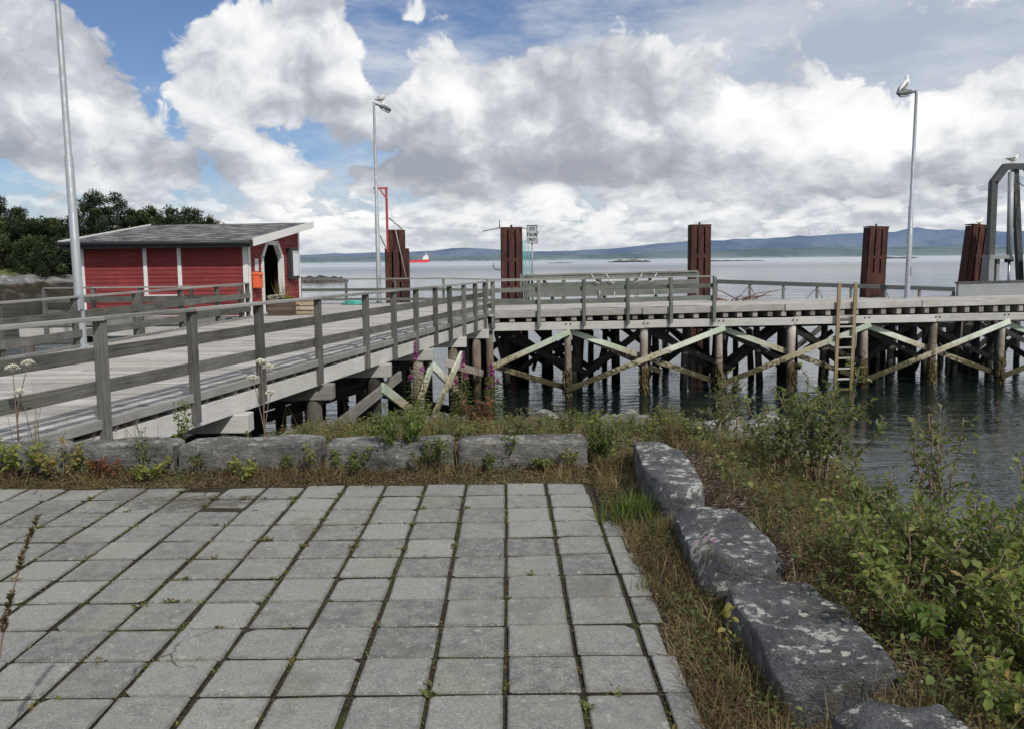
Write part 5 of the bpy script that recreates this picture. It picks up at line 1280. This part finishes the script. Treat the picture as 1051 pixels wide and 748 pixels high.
for k, (x, y, h, sp, st, nl, L, mat, ln, lab) in enumerate([
        (2.02, 7.5, .74, .2, 5, 300, .05, 'willow_leaf', (0, 0), 'young thin willow with few leaves standing before the large boulder'),
        (1.72, 6.75, .42, .16, 5, 120, .045, 'willow_leaf', (.1, 0), 'sparse willow sapling with bare pale stems beyond the corner kerb block'),
        (2.35, 5.95, .84, .40, 13, 1500, .055, 'willow_leaf', (0, 0), 'dense grey green willow, tallest one against the dark water'),
        (1.95, 5.75, .50, .30, 9, 750, .05, 'willow_leaf', (-.1, 0), 'low willow left of the tallest one, beside the corner kerb block'),
        (2.85, 5.15, .80, .22, 7, 480, .05, 'willow_leaf', (0, 0), 'upright leafy willow standing alone before the water at right'),
        (3.15, 4.85, .76, .24, 7, 480, .05, 'willow_leaf', (.05, 0), 'bushy willow close to the right edge of the picture, second from the edge'),
        (2.95, 4.15, .74, .30, 9, 700, .052, 'willow_leaf', (.1, 0), 'tall willow cut by the right edge of the picture'),
        (1.78, 3.55, .46, .34, 10, 720, .05, 'yellow_leaf', (-.12, -.1), 'bright yellow green birch bush leaning over the third kerb block'),
        (2.10, 3.75, .50, .36, 11, 850, .048, 'willow_leaf', (0, 0), 'dull green bush behind the bright yellow green one'),
        (2.45, 4.05, .46, .36, 11, 800, .048, 'yellow_leaf', (0, 0), 'yellowing bush in the middle of the right bank'),
        (2.05, 2.95, .44, .36, 11, 900, .046, 'yellow_leaf', (.05, 0), 'browning low bush at the lower right by the nearest kerb blocks'),
        (2.45, 3.15, .58, .36, 11, 950, .048, 'yellow_leaf', (0, 0), 'yellow green bush at the lower right edge of the picture'),
        (1.83, 2.45, .28, .30, 8, 420, .055, 'green_leaf', (0, 0), 'low broad leaved plant in the lower right corner'),
        (2.10, 2.35, .36, .30, 8, 520, .046, 'yellow_leaf', (0, 0), 'spotted brown and yellow bush in the lower right corner'),
        (1.72, 3.18, .40, .32, 10, 800, .05, 'yellow_leaf', (-.05, 0), 'light green leafy bush crowding the back edge of the third kerb block'),
        (2.35, 3.55, .58, .36, 11, 950, .052, 'yellow_leaf', (.05, 0), 'half yellow bush between the dull green bush and the lower right edge'),
        (2.75, 3.7, .46, .36, 11, 800, .050, 'willow_leaf', (.05, 0), 'dense green bush at the right edge below the tall cut off willow'),
        (1.75, 2.62, .30, .30, 9, 620, .046, 'yellow_leaf', (0, 0), 'low yellow spotted bush behind the gap between the nearest kerb blocks'),
        (2.4, 2.7, .50, .34, 10, 850, .048, 'yellow_leaf', (0, 0), 'pale yellowing bush at the right edge near the bottom'),
        (2.2, 4.65, .42, .34, 10, 800, .045, 'willow_leaf', (-.1, 0), 'low dark bush in the hollow behind the second kerb block')]):
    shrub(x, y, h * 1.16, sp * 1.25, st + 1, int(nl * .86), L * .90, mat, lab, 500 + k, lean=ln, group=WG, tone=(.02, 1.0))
shrub(.80, 6.62, .50, .20, 9, 560, .042, 'green_leaf', 'small bright willow growing at the gap between the two kerb rows', 540, tone=(.25, 1.0))
shrub(1.62, 3.02, .20, .10, 4, 60, .05, 'green_leaf', 'tiny leafy sprig growing over the third kerb block', 541, tone=(.3, .9), z0=.16)
shrub(-.92, 6.52, .30, .34, 16, 1250, .032, 'green_leaf', 'low green rose bush spilling over the back row of kerb blocks', 542, 'rose_bush', tone=(.2, .95), z0=.13)
shrub(-.60, 6.30, .30, .2, 8, 360, .03, 'green_leaf', 'small green rose bush at the foot of the kerb, right of the larger one', 543, 'rose_bush', tone=(.2, .8), z0=0)
shrub(-1.35, 6.33, .20, .3, 9, 330, .032, 'green_leaf', 'trailing green plant at the foot of the kerb left of the rose bush', 544, 'rose_bush', tone=(.3, .95), z0=0)
shrub(-1.0, 7.3, .28, .45, 12, 560, .035, 'green_leaf', 'loose green weeds standing behind the rose bush', 545, 'weed_plant', 'plant', tone=(.3, 1), z0=.1)
shrub(-2.95, 6.92, .52, .12, 4, 130, .04, 'green_leaf', 'leafy nettle like plant beside the gangway stringer', 546, 'weed_plant', 'plant', z0=.0, stemmat='stem_green')
shrub(-3.0, 6.36, .42, .07, 3, 60, .03, 'green_leaf', 'thin green plant growing up the stained kerb block', 547, 'weed_plant', 'plant', z0=.0, stemmat='stem_green')
shrub(-.05, 6.36, .36, .08, 4, 90, .035, 'green_leaf', 'upright weed in front of the last kerb block of the back row', 548, 'weed_plant', 'plant', z0=.0)
shrub(.25, 6.33, .12, .14, 6, 90, .05, 'yellow_leaf', 'small rosette of pale leaves at the kerb foot', 549, 'weed_plant', 'plant', z0=.0)
shrub(-3.98, 6.26, .36, .3, 9, 280, .05, 'yellow_leaf', 'bright yellow green fern leaved plant at the left end of the kerb', 550, 'fern_plant', 'plant', z0=.0, tone=(.4, .9))
shrub(-3.62, 6.24, .30, .24, 8, 160, .045, 'yellow_leaf', 'withering brownish fern beside the bright one at the left', 551, 'fern_plant', 'plant', z0=.0, tone=(.6, 1.15))
shrub(-2.15, 6.22, .14, .24, 8, 130, .045, 'yellow_leaf', 'pale yellow low plant in front of the kerb left of the middle', 552, 'weed_plant', 'plant', z0=.0, tone=(.4, 1))
shrub(-3.25, 6.24, .16, .14, 6, 80, .05, 'red_leaf', 'rusty red low plant at the foot of the stained kerb block', 553, 'weed_plant', 'plant', z0=.0)
shrub(-2.9, 6.22, .13, .2, 6, 90, .05, 'yellow_leaf', 'yellowish plant at the foot of the stained kerb block', 554, 'weed_plant', 'plant', z0=.0, tone=(.45, 1))
shrub(-.35, 8.3, .42, .22, 7, 200, .05, 'red_leaf', 'dark red autumn coloured weed below the fireweed', 555, 'weed_plant', 'plant', stemmat='stem')
shrub(.90, 3.25, .25, .03, 1, 4, .045, 'yellow_leaf', 'single thin stem with one yellow leaf on the soil strip', 556, 'seedling', 'plant', z0=.0, tone=(.8, .9))
# fireweed
def fireweed(x, y, h, label, seed, z0=None):
    z0 = zt(x, y) if z0 is None else z0; t = thing('fireweed', label, 'flower', (x, y, z0)); rr = random.Random(seed); a = MB(1); b = MB(2); c = MB(3)
    for s_ in range(3):
        hh = h * (1, .82, .7)[s_]; bx, by = ((0, 0), (.07, .03), (-.06, .05))[s_]; ex = rr.uniform(-.04, .04)
        f = lambda s: V(bx + ex * s * s, by, hh * s)
        a.tube([f(0), f(.5), f(1)], [.007, .005, .002], 5)
        for k in range(44):
            s = lerp(.1, .78, k / 44); an = k * 2.4; d = V(math.cos(an), math.sin(an), rr.uniform(-.1, .5)); b.leaf(f(s), d, V(0, 0, 1), .10 * (1.1 - s * .5), .015, rr.uniform(.2, .8), droop=.3)
        for k in range(46 if s_ == 0 else 16):
            s = lerp(.78, 1.0, k / 46); an = k * 2.4; d = V(math.cos(an), math.sin(an), .2)
            for q in range(2): c.leaf(f(s), d + V(rr.uniform(-.6, .6), rr.uniform(-.6, .6), rr.uniform(-.5, .5)), V(0, 0, 1), .036 * (1.25 - .75 * (s - .78) / .22), .022, rr.random())
    a.build('stems', 'stem', t); b.build('leaves', 'willow_leaf', t); c.build('blossom', 'flower_pink', t)
fireweed(-1.02, 8.5, .90, 'tallest pink fireweed in front of the end of the gangway railing', 1, -.06)
fireweed(-.58, 8.8, .80, 'pink fireweed in the middle of the three below the gangway corner', 2, -.10)
fireweed(-.22, 8.9, .66, 'lowest pink fireweed, right of the other two', 3, -.10)
# umbels
def umbel(x, y, z0, heads, label, seed):
    t = thing('umbel_plant', label, 'flower', (x, y, z0)); rr = random.Random(seed); a = MB(1)
    for k, (dx, dz, R_) in enumerate(heads):
        tip = V(dx, rr.uniform(-.03, .03), dz); j = V(0, 0, dz * rr.uniform(.35, .6)); a.tube([V(rr.uniform(-.01, .01), 0, 0), j, j.lerp(tip, .6) + V(0, 0, .03), tip], [.007, .0055, .004, .003], 6)
        m = MB(k)
        for q in range(110):
            th = rr.uniform(0, 6.28); ph = rr.random() ** .6 * 1.5; p = tip + V(math.cos(th) * math.sin(ph) * R_, math.sin(th) * math.sin(ph) * R_, math.cos(ph) * R_ * .75)
            for s in range(3): m.leaf(p, V(rr.uniform(-1, 1), rr.uniform(-1, 1), rr.uniform(.2, .8)), V(0, 0, 1), .013, .012, rr.random())
        for q in range(9): th = q * .7; m.tube([tip - V(0, 0, .02), tip + V(math.cos(th) * R_ * .7, math.sin(th) * R_ * .7, R_ * .3)], .0018, 3, caps=False)
        m.build('flower_head', 'flower_white', t)
    a.build('stems', 'stem', t)
umbel(-2.20, 6.95, -.05, [(.0, .88, .045), (.05, .83, .05), (.06, .60, .04), (-.08, .74, .045)], 'white umbel flowers on reddish stalks in front of the gangway railing', 3)
umbel(-4.32, 6.85, .05, [(0, .76, .055), (.12, .80, .05), (.06, .56, .04)], 'white umbel flowers at the left edge before the gangway deck', 4)
def tallgrass(x, y, z0, n, h, label, seed, mat='grass', sp=.1, w=.006, name='tall_grass'):
    t = MB(seed); rr = t.r
    for k in range(n):
        p = V(x + rr.gauss(0, sp), y + rr.gauss(0, sp * .6), z0); t.blade(p, p + V(rr.gauss(0, .25), rr.gauss(0, .2), 1).normalized() * h * rr.uniform(.5, 1.05), w, rr.random())
    return tag(t.build(name, mat), label, 'grass tuft')
tallgrass(-4.0, 6.6, .1, 16, .75, 'tall thin dry grass stalks before the left part of the gangway', 5, 'dry_grass', .12)
tallgrass(-1.75, 6.8, .1, 22, .45, 'dry grass stalks behind the kerb left of the rose bush', 6, 'dry_grass', .18)
tallgrass(-3.3, 6.75, .1, 14, .45, 'thin grass at the foot of the nearest railing post', 7, 'dry_grass', .12)
tallgrass(.82, 5.05, -.03, 420, .26, 'thick green grass tuft beside the corner kerb block', 8, 'green_leaf', .10, .009)
tallgrass(.70, 3.98, -.02, 60, .12, 'small brown green tuft growing between edge slabs', 9, 'grass', .05, .006)
tallgrass(1.30, 3.62, .06, 90, .22, 'brown dry grass at the lichen covered end of the second kerb block', 10, 'dry_grass', .07)
tallgrass(1.36, 2.62, .04, 120, .22, 'dry grass between the two nearest kerb blocks', 11, 'dry_grass', .09)
tallgrass(.95, 2.45, -.02, 130, .30, 'rusty brown dry grass by the nearest kerb block', 12, 'dry_grass', .12, .004)
cover_ = random.Random(9)
for k in range(16):
    yy = 1.8 + k * .29; side = k % 2; xx = (.89 if side == 0 else 1.42) + cover_.uniform(-.03, .03)
    tallgrass(xx, yy, (.0 if side == 0 else .12), 45, cover_.uniform(.12, .24), 'straggly dry grass tuft hugging the right hand kerb blocks', 700 + k, ('dry_grass', 'grass')[k % 3 == 0], .06, .0045)['group'] = 'dry grass tufts along the right hand kerb blocks'
# dock stalk leaning in at the lower left
t = thing('dock_stalk', 'thin brown seed stalk leaning in from the lower left edge', 'plant', (-1.62, 2.35, -.02)); rr = random.Random(4)
f = lambda s: V(.27 * s * s - .12 * s, .05 * s, .95 * s)
m = MB(1); m.tube([f(s / 8) for s in range(9)], [lerp(.005, .0015, s / 8) for s in range(9)], 5); m.build('stem', 'stem', t)
for (a, b_) in ((.62, .75), (.82, 1.0)):
    m = MB(2)
    for k in range(160): s = rr.uniform(a, b_); an = rr.uniform(0, 6.28); m.leaf(f(s), V(math.cos(an), math.sin(an), .9), V(0, 0, 1), .018, .008, rr.uniform(0, .6))
    m.build('seed_head', 'dry_grass', t)

# ------------------------------------------------------------------ ground cover (nobody could count it)
def cover(name, label, mat, n, reg, hgt, w, seed, kind='blade', tone=(0, 1), mask=None, lean=.6):
    m = MB(seed); rr = m.r; c = 0; tries = 0
    while c < n and tries < n * 12:
        tries += 1; x, y = reg(rr)
        if mask and not mask(x, y, rr): continue
        z = zt(x, y) - .01
        if x < .80 and y < 5.95: z = max(z, .004)
        c += 1; tn = lerp(tone[0], tone[1], min(1, max(0, .5 + .55 * fb(x * 1.6, y * 1.6, seed) + rr.gauss(0, .2)))); h = rr.uniform(*hgt)
        if kind == 'blade':
            p = V(x, y, z); m.blade(p, p + V(rr.gauss(0, lean), rr.gauss(0, lean), 1).normalized() * h, w * rr.uniform(.7, 1.3), tn)
        else:
            zz = z + rr.random() ** 2 * hgt[1]; a = rr.uniform(0, 6.28); L = w * rr.uniform(.6, 1.4)
            m.leaf(V(x, y, zz + .006), V(math.cos(a), math.sin(a), rr.uniform(-.3, .6)), V(rr.gauss(0, .5), rr.gauss(0, .5), 1), L, L * rr.uniform(.45, .75), tn)
    return stuff(m.build(name, mat), label, 'ground cover')
def nz(x, y, s, th): return fb(x * s, y * s, 3.3) > th
inR = lambda a, b_, c, d: (lambda rr: (rr.uniform(a, b_), rr.uniform(c, d)))
notkerb = lambda x, y: not (.88 < x < 1.4 and y < 6.3) and not (6.33 < y < 6.7 and x < .66)
cover('bank_grass', 'dry and green grass and weeds growing behind the back row of kerb blocks', 'grass', 9000, inR(-2.9, 2.3, 6.66, 9.5), (.05, .20), .006, 31, mask=lambda x, y, rr: zt(x, y) > -.5 and nz(x, y, 1.1, -.2) and not (x > .9 and y > 8.1))
cover('bank_weeds', 'low brown and green weeds behind the back row of kerb blocks', 'weed_leaf', 13000, inR(-3.0, 2.3, 6.64, 9.4), (.02, .17), .034, 32, 'leaf', mask=lambda x, y, rr: zt(x, y) > -.5 and nz(x, y, .9, -.25) and not (x > .9 and y > 8.1))
cover('bank_dry_grass', 'dry straw grass on the bank at right', 'dry_grass', 10000, inR(1.3, 3.6, 1.6, 8.0), (.04, .16), .005, 33, mask=lambda x, y, rr: zt(x, y) > -.8 and notkerb(x, y))
cover('bank_moss', 'brown green moss and low plants on the bank at right', 'moss', 26000, inR(1.28, 3.4, 1.5, 8.3), (.01, .07), .022, 34, 'leaf', mask=lambda x, y, rr: zt(x, y) > -.6 and notkerb(x, y))
cover('bank_plants', 'small green leaves scattered over the bank at right', 'willow_leaf', 5000, inR(1.4, 3.4, 1.6, 7.6), (.03, .16), .038, 35, 'leaf', tone=(0, .95), mask=lambda x, y, rr: zt(x, y) > -.7 and notkerb(x, y) and nz(x, y, 1.5, -.1))
cover('leaf_litter', 'brown leaf litter and dry moss on the soil strip beside the paving', 'weed_leaf', 15000, inR(.60, 1.0, 1.4, 6.4), (.0, .04), .016, 36, 'leaf', tone=(-.1, .5), mask=lambda x, y, rr: x > .70 + .13 * fb(y * 1.7, 1) - .12 * sstep(5.0, 5.4, y))
cover('leaf_litter', 'brown leaf litter along the foot of the back row of kerb blocks', 'weed_leaf', 14000, inR(-5.2, 1.0, 5.7, 6.42), (.0, .05), .02, 37, 'leaf', tone=(-.1, .62), mask=lambda x, y, rr: y > 5.95 + .16 * fb(x * 1.6, 4) and rr.random() < sstep(5.8, 6.2, y) + .15)
cover('strip_grass', 'sparse dry grass on the soil strip beside the paving', 'dry_grass', 4200, inR(.66, 1.0, 1.5, 6.4), (.03, .17), .0035, 38, mask=lambda x, y, rr: nz(x, y, 2.2, -.05), lean=1.0)
cover('kerb_foot_grass', 'dry stalks along the foot of the back row of kerb blocks', 'dry_grass', 2200, inR(-5.0, .95, 6.08, 6.38), (.03, .20), .0045, 39, mask=lambda x, y, rr: nz(x, y, 1.8, -.1))
cover('strip_weeds', 'small grey green weeds on the soil strip', 'willow_leaf', 1500, inR(.74, 1.0, 1.6, 5.6), (.01, .08), .02, 40, 'leaf', tone=(.1, .7), mask=lambda x, y, rr: nz(x, y, 1.9, .08))
# more weeds along the foot and the back of the kerb row
rr = random.Random(77)
for k, x in enumerate((-4.6, -3.45, -2.55, -1.85, -1.62, -.75, -.2, .45)):
    shrub(x, 6.30 + rr.uniform(-.04, .04), rr.uniform(.10, .24), rr.uniform(.08, .16), 5, 90, .03, ('green_leaf', 'yellow_leaf', 'weed_leaf')[k % 3], 'small weed growing at the foot of the back kerb row', 620 + k, 'weed_plant', 'plant', z0=.02, tone=(.2, 1), group='small weeds at the foot of the kerb')
for k, (x, y) in enumerate(((-2.3, 6.95), (-1.9, 7.3), (-1.5, 6.85), (-.5, 7.0), (.1, 6.9), (.5, 7.2), (-.2, 7.6), (1.0, 7.3), (1.5, 7.7), (-1.3, 7.9))):
    shrub(x, y, rr.uniform(.18, .34), rr.uniform(.14, .24), 8, 180, .032, ('weed_leaf', 'green_leaf', 'weed_leaf', 'willow_leaf')[k % 4], 'straggly wild plant in the grass behind the kerb', 640 + k, 'weed_plant', 'plant', tone=(.1, .95), group='straggly plants behind the kerb')
# weeds in the paving joints
m = MB(41); rr = m.r; c = 0
while c < 950:
    i = rr.randrange(-22, 3); y = rr.uniform(1.5, 5.9)
    if rr.random() < .7: x = -.022 + i * .3055 - .006 * y
    else: x = rr.uniform(-5, .6); y = .01 + round((y - .01) / .2995) * .2995
    if not nz(x, y, .9, -.02) and rr.random() < .8: continue
    c += 1; big = rr.random() < .16
    for k in range(rr.randrange(10, 22) if big else rr.randrange(3, 8)):
        a = rr.uniform(0, 6.28); L = rr.uniform(.012, .032) * (1.25 if big else .7); p = V(x + rr.gauss(0, .012 if big else .006), y + rr.gauss(0, .014), -.006)
        m.leaf(p, V(math.cos(a), math.sin(a), rr.uniform(.1, .9)), V(0, 0, 1), L, L * .38, min(1, max(0, rr.gauss(.5, .25))))
stuff(m.build('joint_weeds', 'weed_leaf'), 'small moss and weeds sprouting in the paving joints', 'ground cover')
m = MB(42); rr = m.r
for k in range(2200):
    i = rr.randrange(-22, 3); y = rr.uniform(1.2, 6.0); x = -.022 + i * .3055 - .006 * y + rr.gauss(0, .008)
    if rr.random() < .3: x = rr.uniform(-5, .6); y = .01 + round(y / .2995) * .2995 + rr.gauss(0, .006)
    if not nz(x, y, .8, -.1): continue
    L = rr.uniform(.006, .014)
    for q in range(5): a = rr.uniform(0, 6.28); m.leaf(V(x + rr.gauss(0, .009), y + rr.gauss(0, .012), -.008), V(math.cos(a), math.sin(a), rr.uniform(.3, 1)), V(0, 0, 1), L, L * .6, rr.uniform(.3, 1))
stuff(m.build('joint_moss', 'moss'), 'moss filling the joints of the paving', 'ground cover')
m = MB(43); rr = m.r
for k in range(5):
    p = V(.985 + rr.uniform(-.03, .05), 3.98 + rr.uniform(-.08, .08), .1); tip = p + V(rr.uniform(-.04, .05), -.03, rr.uniform(.1, .2)); m.tube([p - V(0, 0, .1), p, tip], .0018, 4)
    for q in range(16): a = rr.uniform(0, 6.28); m.leaf(tip, V(math.cos(a), math.sin(a), rr.uniform(-.2, 1)), V(0, 0, 1), .011, .006, rr.random(), mi=1)
tag(m.build('clover', ['stem_green', 'flower_pink']), 'tiny pink clover flowers against the side of the second kerb block', 'flower')
